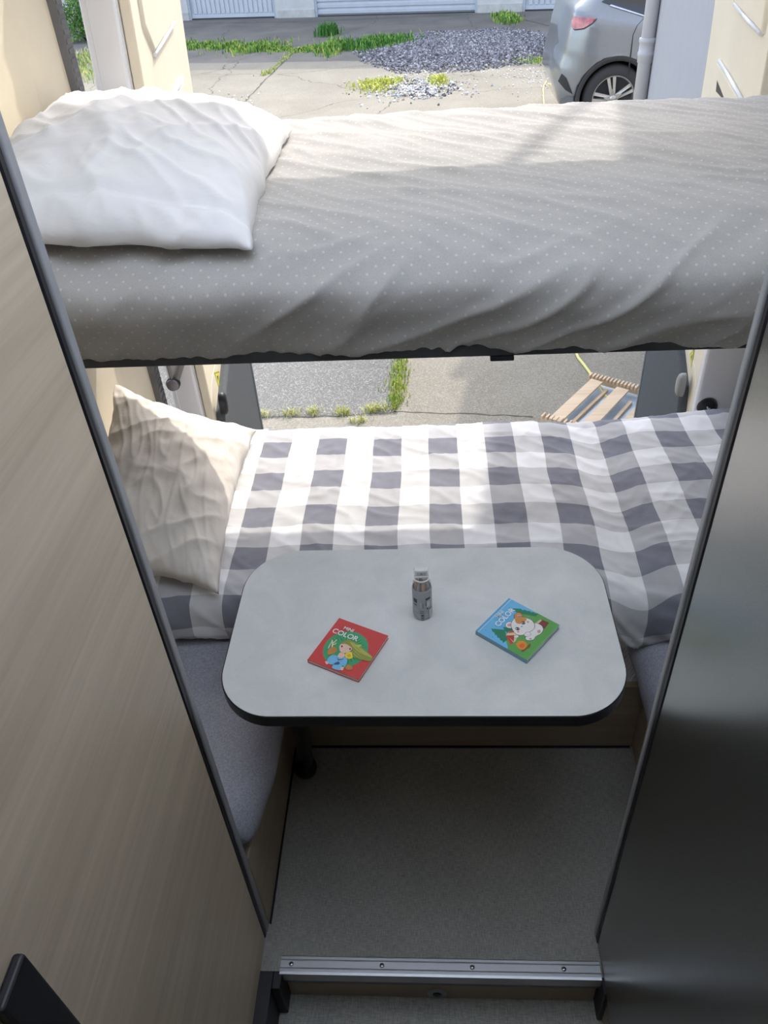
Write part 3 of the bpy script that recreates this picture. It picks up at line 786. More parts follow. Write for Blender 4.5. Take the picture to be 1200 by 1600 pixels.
wrap(bm, .66, .70, .001, .030, 0); wrap(bm, .70, 1.2, .028, .030, 0); wrap(bm, .75, 1.15, .003, .026, 1); wrap(bm, .45, .62, .030, .034, 0); wrap(bm, .5, .85, .036, .050, 1)
obj('printed_label', bm, [inkd, inkw], t)
localise(t)
# ------------------------------------------------------------------ open rear doors
YH = 2.15
def rear_door(side):
    s = 1 if side == 'right' else -1
    root = bpy.data.objects.new('door_2' if s > 0 else 'door_1', None); C.objects.link(root); root['kind'] = 'structure'
    # local frame: a along the door away from the hinge, n = inward normal offset (positive towards van middle), z
    nx0 = .825 if s > 0 else -.717; fx = .905 if s > 0 else -.785
    root.location = (nx0, YH, 0)
    D = Vector((fx-nx0, 2.91-YH, 0)); Ld = D.length; D.normalize(); N = Vector((-s, 0, 0)); N = (N - D*N.dot(D)).normalized()
    def crv(z):  # tumblehome of the body side
        return .035*sstep(1.15, 2.1, z) + .01*sstep(1.7, 2.1, z)
    def W(a, d, z): return Vector((nx0, YH, 0)) + D*a + N*(d + crv(z)) + Vector((0, 0, z))
    def slab(a0, a1, d0, d1, z0, z1, nz=24, bm=None, mi=0):
        bm = bm or bmesh.new(); rs = []
        for k in range(nz+1):
            z = z0+(z1-z0)*k/nz
            rs.append([bm.verts.new(W(a, d, z)) for a, d in ((a0, d0), (a1, d0), (a1, d1), (a0, d1))])
        for k in range(nz):
            for j in range(4):
                f = bm.faces.new((rs[k][j], rs[k][(j+1) % 4], rs[k+1][(j+1) % 4], rs[k+1][j])); f.material_index = mi
        bm.faces.new(rs[0]).material_index = mi; bm.faces.new(rs[-1][::-1]).material_index = mi
        return bm
    bevelled(obj('outer_panel', slab(.0, Ld, -.112, -.028, -.22, 2.0), M['white_paint'], root), .006, 2)
    # painted inner frame lip near the hinge and pressed line
    bevelled(obj('hinge_flange', slab(-.004, .030, -.096, -.030, -.05, 1.95), M['white_paint'], root), .004, 2)
    # cream trim panel
    bm = bmesh.new(); slab(.034, Ld-.012, -.027, 0, .42, 1.97, 30, bm)
    bevelled(obj('upper_trim', bm, M['cream'], root), .004, 2)
    # lower hinge-side cream tongue
    def pslab(P, d0, d1):
        bm = bmesh.new(); A = [bm.verts.new(W(a, d0, z)) for a, z in P]; B = [bm.verts.new(W(a, d1, z)) for a, z in P]; n = len(P)
        bm.faces.new(A); bm.faces.new(B[::-1])
        for i in range(n): bm.faces.new((A[i], A[(i+1) % n], B[(i+1) % n], B[i]))
        return bm
    bevelled(obj('lower_trim', pslab([(.036, .38), (.036, .56), (.10, .60), (.36, .62), (.36, .43), (.16, .42)], -.027, .001), M['cream'], root), .004, 2)
    # raised fields pressed into the trim, each with a white tube painting in its edge highlight
    def field(P, nm='raised_field'):
        bm = bmesh.new(); k = len(P); cx = sum(p[0] for p in P)/k; cz = sum(p[1] for p in P)/k; L3 = []
        for sc, d in ((1.0, .000), (.975, .006), (.94, .009)):
            L3.append([bm.verts.new(W(cx+(a-cx)*sc, d, cz+(z-cz)*sc)) for a, z in P])
        for A_, B_ in zip(L3, L3[1:]):
            for i in range(k): bm.faces.new((A_[i], A_[(i+1) % k], B_[(i+1) % k], B_[i])).smooth = True
        bm.faces.new(L3[-1]); return obj(nm, bm, M['cream'], root)
    def highlight_bead(pts, r=.006): return obj('painted_highlight', tube([W(a, .0055, z) for a, z in pts], r, 10), M['white_paint'], root)
    if s < 0:
        field([(.20, 1.530), (.57, 1.562), (.57, 1.90), (.12, 1.90), (.12, 1.60)]); highlight_bead([(.20, 1.527), (.31, 1.536), (.45, 1.549), (.56, 1.558)], .0055)
        field([(.37, 1.395), (.57, 1.410), (.57, .90), (.12, .90), (.12, 1.30)]); highlight_bead([(.38, 1.398), (.48, 1.405), (.56, 1.412)], .0055)
    else:
        field([(.46, 1.538), (.08, 1.512), (.08, 1.90), (.60, 1.90), (.60, 1.60)]); highlight_bead([(.44, 1.536), (.30, 1.524), (.10, 1.512)], .0055)
        field([(.555, 1.385), (.08, 1.340), (.08, .90), (.58, .90), (.58, 1.35)]); highlight_bead([(.535, 1.383), (.40, 1.372), (.10, 1.342)], .0055)
        bm = bmesh.new(); bm.faces.new([bm.verts.new(W(a, .0096, z)) for a, z in ((.505, 1.338), (.350, 1.312), (.480, 1.262))]); rc = obj('pull_recess', bm, M['black'], root); rc['label'] = 'dark triangular pull recess'
    # grey felt pocket on the lower half
    if s < 0: P = [(.76, -.18), (.765, .95), (.40, .95), (.33, .56), (.06, .50), (.03, .36), (.03, -.18)]
    else: P = [(.775, -.18), (.785, .95), (.40, .95), (.31, .585), (.12, .52), (.05, .36), (.03, -.18)]
    pk = bevelled(obj('lower_pocket', pslab(P, -.027, .028 if s < 0 else .030), M['grey_felt'], root), .012, 3); pk['label'] = 'dark grey felt lower panel'
    obj('pocket_rim', tube([W(P[1][0]+.004, .028, z) for z in (.95, .5, .1, -.18)], .006, 8), flat('rim_grey', (.34, .37, .40)), root)
    # round catch
    ca, cz = (.060, .545) if s < 0 else (.112, .530)
    if s < 0: ca, cz = .075, .53
    bm = bmesh.new(); Mx = Matrix(((D.x, 0, N.x), (D.y, 0, N.y), (0, 1, 0)))
    R3 = Matrix((D, Vector((0, 0, 1)), N)).transposed().to_4x4()
    add_lathe(bm, [(.0001, .014), (.018, .013), (.024, .008), (.026, 0), (.026, -.01)], W(ca, .030, cz), n=28, M=R3)
    for v in bm.verts:
        c = W(ca, .030, cz); v.co.z = c.z + (v.co.z-c.z)*1.6
    kt = obj('catch', bm, flat('catch_grey', (.30, .30, .29), .35) if s > 0 else M['black'], root, True); kt['label'] = 'oval metal catch' if s > 0 else 'black oval catch'
    # triangular yellow warning sticker
    yl = flat('warning_yellow', (.80, .74, .10)); dk = flat('sticker_dark', (.10, .12, .06))
    T = [(.165, .600), (.260, .555), (.190, .515)] if s < 0 else [(.200, .595), (.155, .640), (.140, .572)]
    T = [(a, z) for a, z in T]
    cx = sum(a for a, z in T)/3; cz_ = sum(z for a, z in T)/3
    bm = bmesh.new()
    def tri(k, lift, mi):
        f = bm.faces.new([bm.verts.new(W(cx+(a-cx)*k, .0013+lift, cz_+(z-cz_)*k)) for a, z in T]); f.material_index = mi
    tri(1.0, 0, 0); tri(.86, .0002, 1); tri(.74, .0004, 0); tri(.30, .0006, 1)
    st = obj('warning_sticker', bm, [yl, dk], root); st['label'] = 'yellow triangular warning sticker'
    if s > 0:
        bm = bmesh.new(); cc = Vector((.846, 2.1115, .540))
        add_lathe(bm, [(.0001, -.010), (.024, -.010), (.030, -.005), (.031, .002)], cc, 'y', 32); g_ = obj('grommet', bm, M['black'], root, True); g_['label'] = 'round black rubber grommet'
        bm = bmesh.new(); add_tube(bm, [cc+Vector((-.004, -.0105, .006)), cc+Vector((0, -.0115, -.003)), cc+Vector((.006, -.0105, .0))], .0022, 8); obj('grommet_clip', bm, flat('white_plastic', (.82, .82, .80), .35), g_)
        struct(bevelled(obj('trim_8', box(.81, .97, 2.112, 2.150, -.1, .76), M['white_paint']), .012, 3))
    else:
        # folding door stay
        bm = bmesh.new(); add_tube(bm, [(-.800, 2.095, .86), (-.7985, 2.10, .70)], .006, 10); add_tube(bm, [(-.792, 2.118, .685), (-.765, 2.15, .745), (-.715, 2.22, .86)], .012, 10)
        sy = obj('door_stay', bm, flat('stay_grey', (.25, .24, .23), .5), root, True); sy['label'] = 'grey folding door stay arm'
        bm = bmesh.new(); add_lathe(bm, [(.0001, -.020), (.017, -.019), (.019, -.014), (.019, .010), (.0001, .011)], (-.801, 2.112, .675), 'y', 26); kb = obj('stay_knob', bm, flat('knob_grey', (.22, .21, .22), .4), sy, True)
        bm = bmesh.new(); add_lathe(bm, [(.0190, -.010), (.0215, -.009), (.0215, .004), (.0190, .005)], (-.801, 2.112, .675), 'y', 26); obj('knob_ring', bm, M['black'], sy, True)
    localise(root)
    return root
rear_door('left'); rear_door('right')
# ------------------------------------------------------------------ the yard
G = -.55
def ground_mat():
    g = NG('yard_ground'); v = g.coords(); s = g.n('ShaderNodeSeparateXYZ'); g.l(v, s.inputs[0]); X, Y = s.outputs[0], s.outputs[1]
    n1 = g.noise(v, 1.3, 5, .6); n2 = g.noise(v, 110, 3, .7); n3 = g.noise(v, 320, 2, .7); n4 = g.noise(v, .35, 3)
    grit = g.math('ADD', g.math('MULTIPLY', n2, .6), g.math('MULTIPLY', n3, .4))
    conc = g.mix(g.ramp(n1, .3, .7), (.235, .212, .168), (.31, .283, .228)); conc = g.mix(g.ramp(grit, .52, .64), conc, (.40, .385, .34)); conc = g.mix(g.ramp(grit, .47, .37), conc, (.17, .16, .14))
    asph = g.mix(g.ramp(n1, .3, .7), (.125, .122, .112), (.165, .16, .147)); asph = g.mix(g.ramp(grit, .51, .61), asph, (.37, .365, .345)); asph = g.mix(g.ramp(grit, .47, .38), asph, (.14, .14, .135))
    wob = g.math('MULTIPLY', g.math('SUBTRACT', n1, .5), .35)
    # near left slab is asphalt, far bay is dark tar
    left = g.math('LESS_THAN', g.math('ADD', X, g.math('MULTIPLY', wob, .3)), -.21); near = g.math('LESS_THAN', Y, 8.0); nearline = g.math('GREATER_THAN', g.math('ADD', Y, g.math('MULTIPLY', wob, .2)), 3.86)
    a = g.math('MULTIPLY', g.math('MULTIPLY', left, near), nearline)
    far = g.math('GREATER_THAN', g.math('ADD', Y, g.math('ADD', g.math('MULTIPLY', X, .25), wob)), 15.2)
    c = g.mix(a, conc, asph); tar = g.mix(g.ramp(n1, .3, .7), (.15, .14, .13), (.22, .205, .18)); c = g.mix(far, c, tar)
    # hairline cracks
    vo = g.n('ShaderNodeTexVoronoi', feature='DISTANCE_TO_EDGE'); vo.inputs['Scale'].default_value = .38
    wv = g.n('ShaderNodeVectorMath', operation='ADD'); nz = g.n('ShaderNodeTexNoise'); nz.inputs['Scale'].default_value = 1.5; nz.inputs['Detail'].default_value = 5; g.l(v, nz.inputs['Vector']); g.l(v, wv.inputs[0]); sc = g.n('ShaderNodeVectorMath', operation='SCALE'); sc.inputs['Scale'].default_value = .5; g.l(nz.outputs['Color'], sc.inputs[0]); g.l(sc.outputs[0], wv.inputs[1]); g.l(wv.outputs[0], vo.inputs['Vector'])
    cr = g.math('MULTIPLY', g.math('LESS_THAN', vo.outputs['Distance'], .0025), g.math('GREATER_THAN', Y, 9.0))
    c = g.mix(g.math('MULTIPLY', cr, .7), c, (.09, .085, .07))
    g.col(c); g.rough(.95); g.bump(grit, .5, .004); g.p.inputs['Specular IOR Level'].default_value = .2
    return g.m
bm = bmesh.new(); add_box(bm, -30, 30, -6, 60, G-.1, G); struct(obj('ground', bm, ground_mat()))

# cracks that carry the grass
def crack(name, pts, w_):
    bm = bmesh.new(); P = [Vector((x, y)) for x, y in pts]; n = len(P); fine = []
    for i in range(n-1):
        for k in range(14):
            t = k/14; q = P[i].lerp(P[i+1], t); d = (P[i+1]-P[i]).normalized(); nn = Vector((-d.y, d.x)); j = noise.noise(Vector((q.x*9, q.y*9, 3)))*.03
            fine.append((q+nn*j, nn))
    A = []; 
    for q, nn in fine:
        ww = w_*(.4+abs(noise.noise(Vector((q.x*20, q.y*20, 1))))*1.6)
        A.append((bm.verts.new((q.x-nn.x*ww, q.y-nn.y*ww, G+.0015)), bm.verts.new((q.x+nn.x*ww, q.y+nn.y*ww, G+.0015))))
    for a, b in zip(A, A[1:]): bm.faces.new((a[0], a[1], b[1], b[0]))
    o = obj(name, bm, flat('crack_soil', (.10, .09, .065), .95)); o['kind'] = 'structure'; return o
crack('ground_crack', [(-1.05, 3.88), (-.55, 3.87), (-.22, 3.90), (.15, 3.86), (.6, 3.80)], .006)
crack('ground_crack', [(-.215, 3.88), (-.20, 4.6), (-.17, 7.0)], .012)
crack('ground_crack', [(-2.7, 12.0), (-2.6, 14.5), (-2.45, 17.5)], .02)
crack('ground_crack', [(1.8, 20.6), (2.05, 19.4), (2.5, 18.2)], .03)
crack('ground_crack', [(-5.6, 21.9), (-2.6, 21.0), (1.1, 20.6), (2.1, 20.3)], .035)

# ---- grass and weeds
def grass(name, label, area, n, h, cols, seed=1, wd=.006, lean=.5, cat='grass'):
    rnd = random.Random(seed); bm = bmesh.new()
    for i in range(n):
        x, y, k = area(rnd); hh = h*rnd.uniform(.45, 1.1)*k; a = rnd.uniform(0, 2*PI); l_ = rnd.uniform(.1, lean)*hh; w2 = wd*rnd.uniform(.6, 1.3)
        c, s = math.cos(a), math.sin(a); px_, py_ = -s*w2, c*w2
        p0 = (x-px_, y-py_, G); p1 = (x+px_, y+py_, G); m0 = (x+c*l_*.35-px_*.8, y+s*l_*.35-py_*.8, G+hh*.6); m1 = (x+c*l_*.35+px_*.8, y+s*l_*.35+py_*.8, G+hh*.6); tp = (x+c*l_, y+s*l_, G+hh*(1-.25*rnd.random()))
        v = [bm.verts.new(p) for p in (p0, p1, m1, m0, tp)]; mi = rnd.randrange(len(cols))
        f = bm.faces.new((v[0], v[1], v[2], v[3])); f.material_index = mi; f = bm.faces.new((v[3], v[2], v[4])); f.material_index = mi
    me = bpy.data.meshes.new(name); bm.to_mesh(me); bm.free()
    for c in cols: me.materials.append(c)
    o = bpy.data.objects.new(name, me); C.objects.link(o); return tag(o, label, cat, None, 'stuff')
gA = flat('grass_green', (.22, .38, .07), .7); gB = flat('grass_dark', (.07, .20, .04), .7); gC = flat('grass_yellow', (.48, .52, .13), .7); gD = flat('straw', (.58, .53, .28), .8)
for m_ in (gA, gB, gC, gD): m_.node_tree.nodes['Principled BSDF'].inputs['Specular IOR Level'].default_value = .2
def line_area(P, w_, dens=None):
    P = [Vector(p) for p in P]; L = [(b-a).length for a, b in zip(P, P[1:])]
    def f(r):
        t = r.uniform(0, sum(L)); i = 0
        while i < len(L)-1 and t > L[i]: t -= L[i]; i += 1
        q = P[i].lerp(P[i+1], t/L[i]); k = max(.15, .6+noise.noise(Vector((q.x*3+7, q.y*3, 2)))*1.1); g_ = r.gauss(0, 1)
        d = (P[i+1]-P[i]).normalized(); return q.x-d.y*g_*w_*k, q.y+d.x*g_*w_*k, k
    return f
def blobs(L):
    def f(r):
        x, y, sx, sy = r.choice(L); return x+r.gauss(0, sx), y+r.gauss(0, sy), 1
    return f
grass('grass', 'bright green grass tuft growing up the joint between the paving slabs', line_area([(-.215, 3.92), (-.20, 4.3), (-.195, 5.2)], .030), 1300, .040, [gA, gC, gC, gC], 2, .0035)
grass('grass', 'sparse dry yellow tufts along the crack behind the lower bed', blobs([(-.82, 3.90, .035, .02), (-.70, 3.91, .02, .015), (-.52, 3.90, .03, .018), (-.36, 3.92, .02, .02), (-.30, 3.93, .03, .02), (-.42, 3.80, .03, .012), (-1.0, 3.89, .03, .02)]), 420, .05, [gC, gD, gD, gC], 3, .0028, .9)
grass('grass', 'long green grass verge across the tar in front of the garages', line_area([(-6.2, 18.6), (-5.0, 18.4), (-3.9, 17.9), (-3.0, 17.3), (-2.1, 16.9), (-1.2, 16.9), (-.45, 17.2)], .34), 8500, .13, [gA, gB, gA, gC], 4, .012)
grass('grass', 'dense dark green weed clump at the end of the verge', blobs([(-1.0, 17.0, .38, .25), (-.75, 17.2, .25, .2)]), 1800, .17, [gB, gA, gB], 5, .014)
grass('weed', 'small dark weed standing on the tar before the roller door', blobs([(-2.0, 18.8, .10, .14)]), 220, .26, [gB, gB], 6, .016, .6, 'weed')
grass('weed', 'yellow flowering weeds at the edge of the loose pebbles', blobs([(-.80, 13.2, .16, .22), (.17, 13.4, .07, .16), (-.65, 13.5, .15, .15)]), 900, .07, [gC, flat('weed_yellow', (.62, .60, .08)), gC], 7, .012, .9, 'weed')
grass('weed', 'low green weeds at the far corner of the gravel near the white garage door', blobs([(1.75, 19.2, .14, .25), (1.7, 19.9, .12, .2)]), 420, .12, [gA, gB, gC], 8, .014, .8, 'weed')
grass('weed', 'faint green weeds at the foot of the gravel beside the grey car', blobs([(2.0, 14.6, .35, .15)]), 500, .06, [gA, gC], 9, .012, .8, 'weed')
grass('weed', 'thin line of weeds running down the crack towards the verge', line_area([(-2.7, 14.6), (-2.55, 16.2), (-2.45, 17.2)], .06), 500, .08, [gA, gC, gD], 10, .010)
# ---- gravel
def stones(name, label, area, n, r0, r1, cols, seed, mound=None):
    rnd = random.Random(seed); bm = bmesh.new()
    for i in range(n):
        x, y, k = area(rnd); r = rnd.uniform(r0, r1); z = G + (mound(x, y) if mound else 0)
        q = Matrix.Rotation(rnd.uniform(0, 6), 3, Vector((rnd.random(), rnd.random(), rnd.random()+.1)).normalized())
        sc = (rnd.uniform(.7, 1.2), rnd.uniform(.6, 1), rnd.uniform(.5, .9))
        base = [(1, 0, 0), (-1, 0, 0), (0, 1, 0), (0, -1, 0), (0, 0, 1), (0, 0, -1)]
        v = []
        for b in base:
            p = q @ Vector((b[0]*sc[0], b[1]*sc[1], b[2]*sc[2])); v.append(bm.verts.new((x+p.x*r, y+p.y*r, z+r*.3+p.z*r)))
        mi = rnd.randrange(len(cols))
        for f in ((0, 2, 4), (2, 1, 4), (1, 3, 4), (3, 0, 4), (2, 0, 5), (1, 2, 5), (3, 1, 5), (0, 3, 5)):
            fc = bm.faces.new([v[j] for j in f]); fc.material_index = mi
    me = bpy.data.meshes.new(name); bm.to_mesh(me); bm.free()
    for c in cols: me.materials.append(c)
    o = bpy.data.objects.new(name, me); C.objects.link(o); return tag(o, label, 'gravel', None, 'stuff')
def g_area(r):
    while True:
        u = r.uniform(-1, 1); v = r.uniform(-1, 1)
        x = .62 + u*1.95 + v*.1; y = 16.2 + v*2.2
        d = u*u + v*v + .30*noise.noise(Vector((x*1.5, y*.8, 4)))
        if d < 1 and (r.random() < 1.15-d): return x, y, 1
md = lambda x, y: .07*max(0, 1-((x-.62)/1.9)**2-((y-16.2)/2.1)**2)
ga = flat('gravel_mid', (.25, .24, .26), .9); gb = flat('gravel_dark', (.12, .118, .13), .9); gc = flat('gravel_pale', (.46, .45, .47), .9); gd = flat('gravel_white', (.80, .78, .74), .9); ge = flat('gravel_sand', (.50, .44, .36), .9)
stones('gravel', 'low spread heap of grey lilac gravel on the tar', g_area, 12000, .012, .034, [ga, ga, gb, gc, ga, gb], 11, md)
stones('gravel', 'pale loose pebbles scattered on the concrete before the gravel heap', blobs([(-.25, 13.1, .38, .42), (-.05, 12.8, .25, .3)]), 900, .012, .035, [gd, ge, gc, gb], 12)
stones('gravel', 'thin scatter of pale chippings on the concrete by the grey car', blobs([(1.7, 13.3, .35, .8), (1.3, 14.5, .5, .6), (-2.9, 12.3, .2, .5)]), 520, .008, .022, [gd, ge, gd], 13)

# ---- shrub beyond the left door
def shrub(name, label, cx, cy, sx, sy, h, n, seed):
    rnd = random.Random(seed); root = thing(name, label, 'shrub', (cx, cy, G)); bm = bmesh.new()
    for i in range(n):
        a = rnd.uniform(0, 2*PI); b = rnd.random()**.6; t = rnd.random()
        x = cx + math.cos(a)*sx*b*(1-.3*t); y = cy + math.sin(a)*sy*b*(1-.3*t); z = G + .04 + h*t*(1-.35*b)
        s = rnd.uniform(.02, .045); q = Matrix.Rotation(rnd.uniform(0, 6), 3, Vector((rnd.gauss(0, 1), rnd.gauss(0, 1), rnd.gauss(0, 1))).normalized())
        v = [bm.verts.new(Vector((x, y, z)) + q @ Vector(p)) for p in ((-s, 0, 0), (0, -s*.5, .008), (s, 0, 0), (0, s*.5, .008))]
        f = bm.faces.new(v); f.material_index = rnd.randrange(3)
    me = bpy.data.meshes.new('foliage'); bm.to_mesh(me); bm.free()
    for c in (gB, gA, flat('leaf_deep', (.05, .15, .04), .6)): me.materials.append(c)
    o = bpy.data.objects.new('foliage', me); C.objects.link(o); o.parent = root
    bm = bmesh.new()
    for k in range(7):
        a = k*.9; add_tube(bm, [(cx, cy, G), (cx+math.cos(a)*sx*.3, cy+math.sin(a)*sy*.3, G+h*.4), (cx+math.cos(a)*sx*.55, cy+math.sin(a)*sy*.55, G+h*.8)], [.012, .009, .004], 6)
    obj('stems', bm, flat('bark', (.16, .11, .07), .9), root, True); localise(root)
shrub('shrub', 'dark green shrub between the van side and the open left door', -7.6, 20.0, .55, .5, .95, 2400, 21)
grass('weed', 'dry yellowish weeds at the foot of the shrub beyond the left door', blobs([(-6.9, 17.2, .4, .5), (-6.4, 15.6, .4, .4)]), 900, .14, [gD, gC, gA], 22, .012, .8, 'weed')

# ---- garages: a rotated frontage behind the yard
GA = Vector((-5.94, 22.56, 0)); GB_ = Vector((3.3, 20.30, 0)); gx = (GB_-GA).normalized(); gy = Vector((-gx.y, gx.x, 0))
root = thing('garage_row', 'white rendered garage row with ribbed and roller doors', 'garage', tuple(GA + gx*4.0 + Vector((0, 0, G))))
MG = Matrix(((gx.x, gy.x, 0, GA.x), (gx.y, gy.y, 0, GA.y), (0, 0, 1, 0), (0, 0, 0, 1)))
def gbox(bm, a0, a1, b0, b1, z0, z1, mi=0): add_box(bm, a0, a1, b0, b1, z0, z1, mi, MG)
def ga_of(px_pt): return (Vector(px_pt)-GA).dot(gx)
render_m = simple('white_render', (.55, .55, .54), .9, 0, .07, 4, bump=.3, bumpd=.01); plinth = simple('grey_render_base', (.50, .49, .47), .95, 0, .15, 6)
door_m = simple('white_garage_steel', (.52, .55, .60), .45, 0, .05, 5); dgap = flat('dark_gap', (.06, .06, .06), .9)
T = [-3.0, .12, 2.36, 2.52, 3.44, 7.32, 8.30, 8.42, 10.7, 14]
bm = bmesh.new()
for a0, a1 in ((-6, -3.0), (-.55, .12), (2.44, 3.44), (7.32, 8.34), (10.9, 16)): gbox(bm, a0, a1, 0, .35, G, 6.2)
for a0, a1 in ((-3.0, -.55), (.12, 2.44), (3.44, 7.32), (8.34, 10.9)): gbox(bm, a0, a1, 0, .35, 1.75, 6.2)
gbox(bm, -6, 16, .35, 7, G, 6.2)
obj('wall', bm, render_m, root)
for a0, a1 in ((-6, -3.0), (-.55, .12), (2.50, 3.44), (7.34, 8.32), (10.9, 16)):
    bm = bmesh.new(); gbox(bm, a0, a1, -.025, 0, G, G+.16); obj('plinth', bm, plinth, root)
for a0, a1, kind in ((-3.0, -.55, 'rib'), (.12, 2.44, 'rib'), (3.44, 7.32, 'roll'), (8.34, 10.9, 'rib')):
    bm = bmesh.new()
    if kind == 'rib':
        gbox(bm, a0+.05, a1-.05, .10, .13, G+.05, 1.72)
        k = a0+.12
        while k < a1-.12: gbox(bm, k, k+.085, .075, .10, G+.12, 1.70); k += .125
        gbox(bm, a0+.05, a1-.05, .07, .13, G+.03, G+.11)
    else:
        z = G+.03
        while z < 1.70: 
            P_ = [(.10, z), (.065, z+.02), (.060, z+.085), (.10, z+.115)]
            A_ = [bm.verts.new(MG @ Vector((a0+.04, p[0], p[1]))) for p in P_]; B_ = [bm.verts.new(MG @ Vector((a1-.04, p[0], p[1]))) for p in P_]
            for i in range(3): bm.faces.new((A_[i], B_[i], B_[i+1], A_[i+1]))
            z += .125
        gbox(bm, a0+.04, a1-.04, .10, .14, G+.02, 1.74)
    d_ = obj('garage_door', bm, door_m, root)
    fm = simple('frame_grey', (.42, .46, .52), .6)
    for f0 in (a0, a1-.05):
        bm = bmesh.new(); gbox(bm, f0, f0+.05, .02, .16, G, 1.75); obj('door_frame', bm, fm, d_)
    bm = bmesh.new(); gbox(bm, a0+.05, a1-.05, .03, .20, G, G+.022); obj('threshold', bm, dgap, d_)
localise(root)

# ---- house to the right, with its downpipe
WA = Vector((1.985, 8.0, 0)); WB = Vector((1.215, 3.25, 0)); HT = 3.4
root = thing('house', 'pale grey rendered house corner on the right of the yard', 'house', (3.2, 6, G))
bm = bmesh.new()
P = [(WB.x, WB.y), (5.5, WB.y-.6), (5.5, 8.6), (WA.x, WA.y)]
add_prism(bm, P, 2, G, HT); obj('wall', bm, simple('lilac_grey_render', (.38, .38, .40), .9, 0, .03, 8, bump=.2, bumpd=.004), root)
localise(root)
t = thing('downpipe', 'pale grey plastic downpipe on the corner of the house', 'downpipe', (1.90, 7.72, G))
pm = simple('grey_pvc', (.50, .49, .50), .45, 0, .03, 5)
px0 = (1.885, 7.75)
obj('pipe', tube([(px0[0], px0[1], G), (px0[0], px0[1], HT)], .058, 28), pm, t)
bm = bmesh.new(); add_lathe(bm, [(.058, -.10), (.066, -.095), (.066, -.05), (.071, -.045), (.071, -.02), (.066, -.015), (.066, .05), (.072, .055), (.072, .085), (.058, .09)], (px0[0], px0[1], .62), n=32); obj('socket', bm, pm, t)
bm = bmesh.new(); add_box(bm, px0[0]+.05, px0[0]+.10, px0[1]-.02, px0[1]+.02, .56, .63); obj('bracket', bm, pm, t)
bm = bmesh.new(); add_tube(bm, [(px0[0]+.085, px0[1], G), (px0[0]+.085, px0[1], HT)], .011, 8); c_ = obj('cable', bm, flat('white_plastic', (.82, .82, .80), .35), t, True); c_['label'] = 'thin white cable'
localise(t)

vp = obj('shadow_pipe', tube([(1.225, 3.72, G), (1.225, 3.72, 4.3)], .022, 16), pm); vp.location = (0, 0, 0); tag(vp, 'unseen thin grey pipe beside the house, added to cast a shadow band', 'pipe')  # out of view, put here to throw a shadow band on the upper duvet
# ---- yellow cord across the yard
def gp(P, r, name, label, mat):
    pts, _ = smooth_path([(x, y, G+r) for x, y in P], 160); o = obj(name, tube([tuple(p) for p in pts], r, 8), mat); return tag(o, label, 'cord')
gp([(3.65, 22.1), (3.3, 20.2), (2.95, 18.6), (2.62, 17.0), (2.45, 16.0), (2.25, 14.9), (1.95, 13.6), (1.70, 12.7), (1.60, 12.0), (1.40, 10.0), (1.1, 7.5), (.92, 5.3), (.92, 4.54), (.95, 4.35), (.985, 4.15), (1.02, 3.9)], .009, 'cord', 'thin yellow cord running from the garages to the slatted wood', flat('cord_yellow', (.72, .66, .26), .7))

# ---- slatted wood bundle on a blue-grey sheet
o = obj('plastic_sheet', prism([(.44, 3.52), (.98, 4.14), (1.20, 4.12), (1.20, 3.50)], 2, G+.001, G+.012), simple('blue_grey_sheet', (.42, .50, .58), .35, 0, .2, 9)); tag(o, 'blue grey sheet lying on the ground under the slatted wood', 'sheet')
t = thing('wooden_rack', 'folded raw wood rack with two broad slats lying in the yard', 'rack', (.9, 3.85, G))
def board(a, b, w_, z0, z1, bm, mi=0):
    a = Vector(a); b = Vector(b); d = (b-a).normalized(); n_ = Vector((-d.y, d.x))*w_/2
    P = [(a.x-n_.x, a.y-n_.y), (b.x-n_.x, b.y-n_.y), (b.x+n_.x, b.y+n_.y), (a.x+n_.x, a.y+n_.y)]
    A_ = [bm.verts.new((p[0], p[1], z0)) for p in P]; B_ = [bm.verts.new((p[0], p[1], z1)) for p in P]
    bm.faces.new(A_[::-1]); bm.faces.new(B_)
    for i in range(4): bm.faces.new((A_[i], A_[(i+1) % 4], B_[(i+1) % 4], B_[i]))
sw = M['slat_wood']
for a, b in (((.665, 3.655), (.965, 4.075)), ((.835, 3.600), (1.095, 3.975))):
    bm = bmesh.new(); board(a, b, .075, G+.060, G+.072, bm); bevelled(obj('slat', bm, sw, t), .003, 2)
bm = bmesh.new(); board((.985, 3.52), (1.20, 3.82), .07, G+.060, G+.072, bm); bevelled(obj('slat', bm, sw, t), .003, 2)
for a, b in (((.60, 3.715), (.93, 3.50)), ((.93, 4.145), (1.20, 3.965))):
    bm = bmesh.new(); board(a, b, .022, G+.030, G+.060, bm); ra = obj('rail', bm, sw, t)
    A_ = Vector(a); B_ = Vector(b)
    for k in range(15):
        p = A_.lerp(B_, (k+.5)/15); d = (B_-A_).normalized(); n_ = Vector((-d.y, d.x))
        bm = bmesh.new(); board(p-n_*.022, p+n_*.022, .010, G+.058, G+.078, bm); obj('tooth', bm, sw, ra)
for a, b in (((.70, 3.60), (1.02, 4.04)), ((.90, 3.56), (1.13, 3.90))):
    bm = bmesh.new(); board(a, b, .018, G+.013, G+.030, bm); obj('lower_bar', bm, sw, t)
localise(t)
bm = bmesh.new()
A = [(.80, 3.70), (.90, 3.86), (1.0, 3.95)]
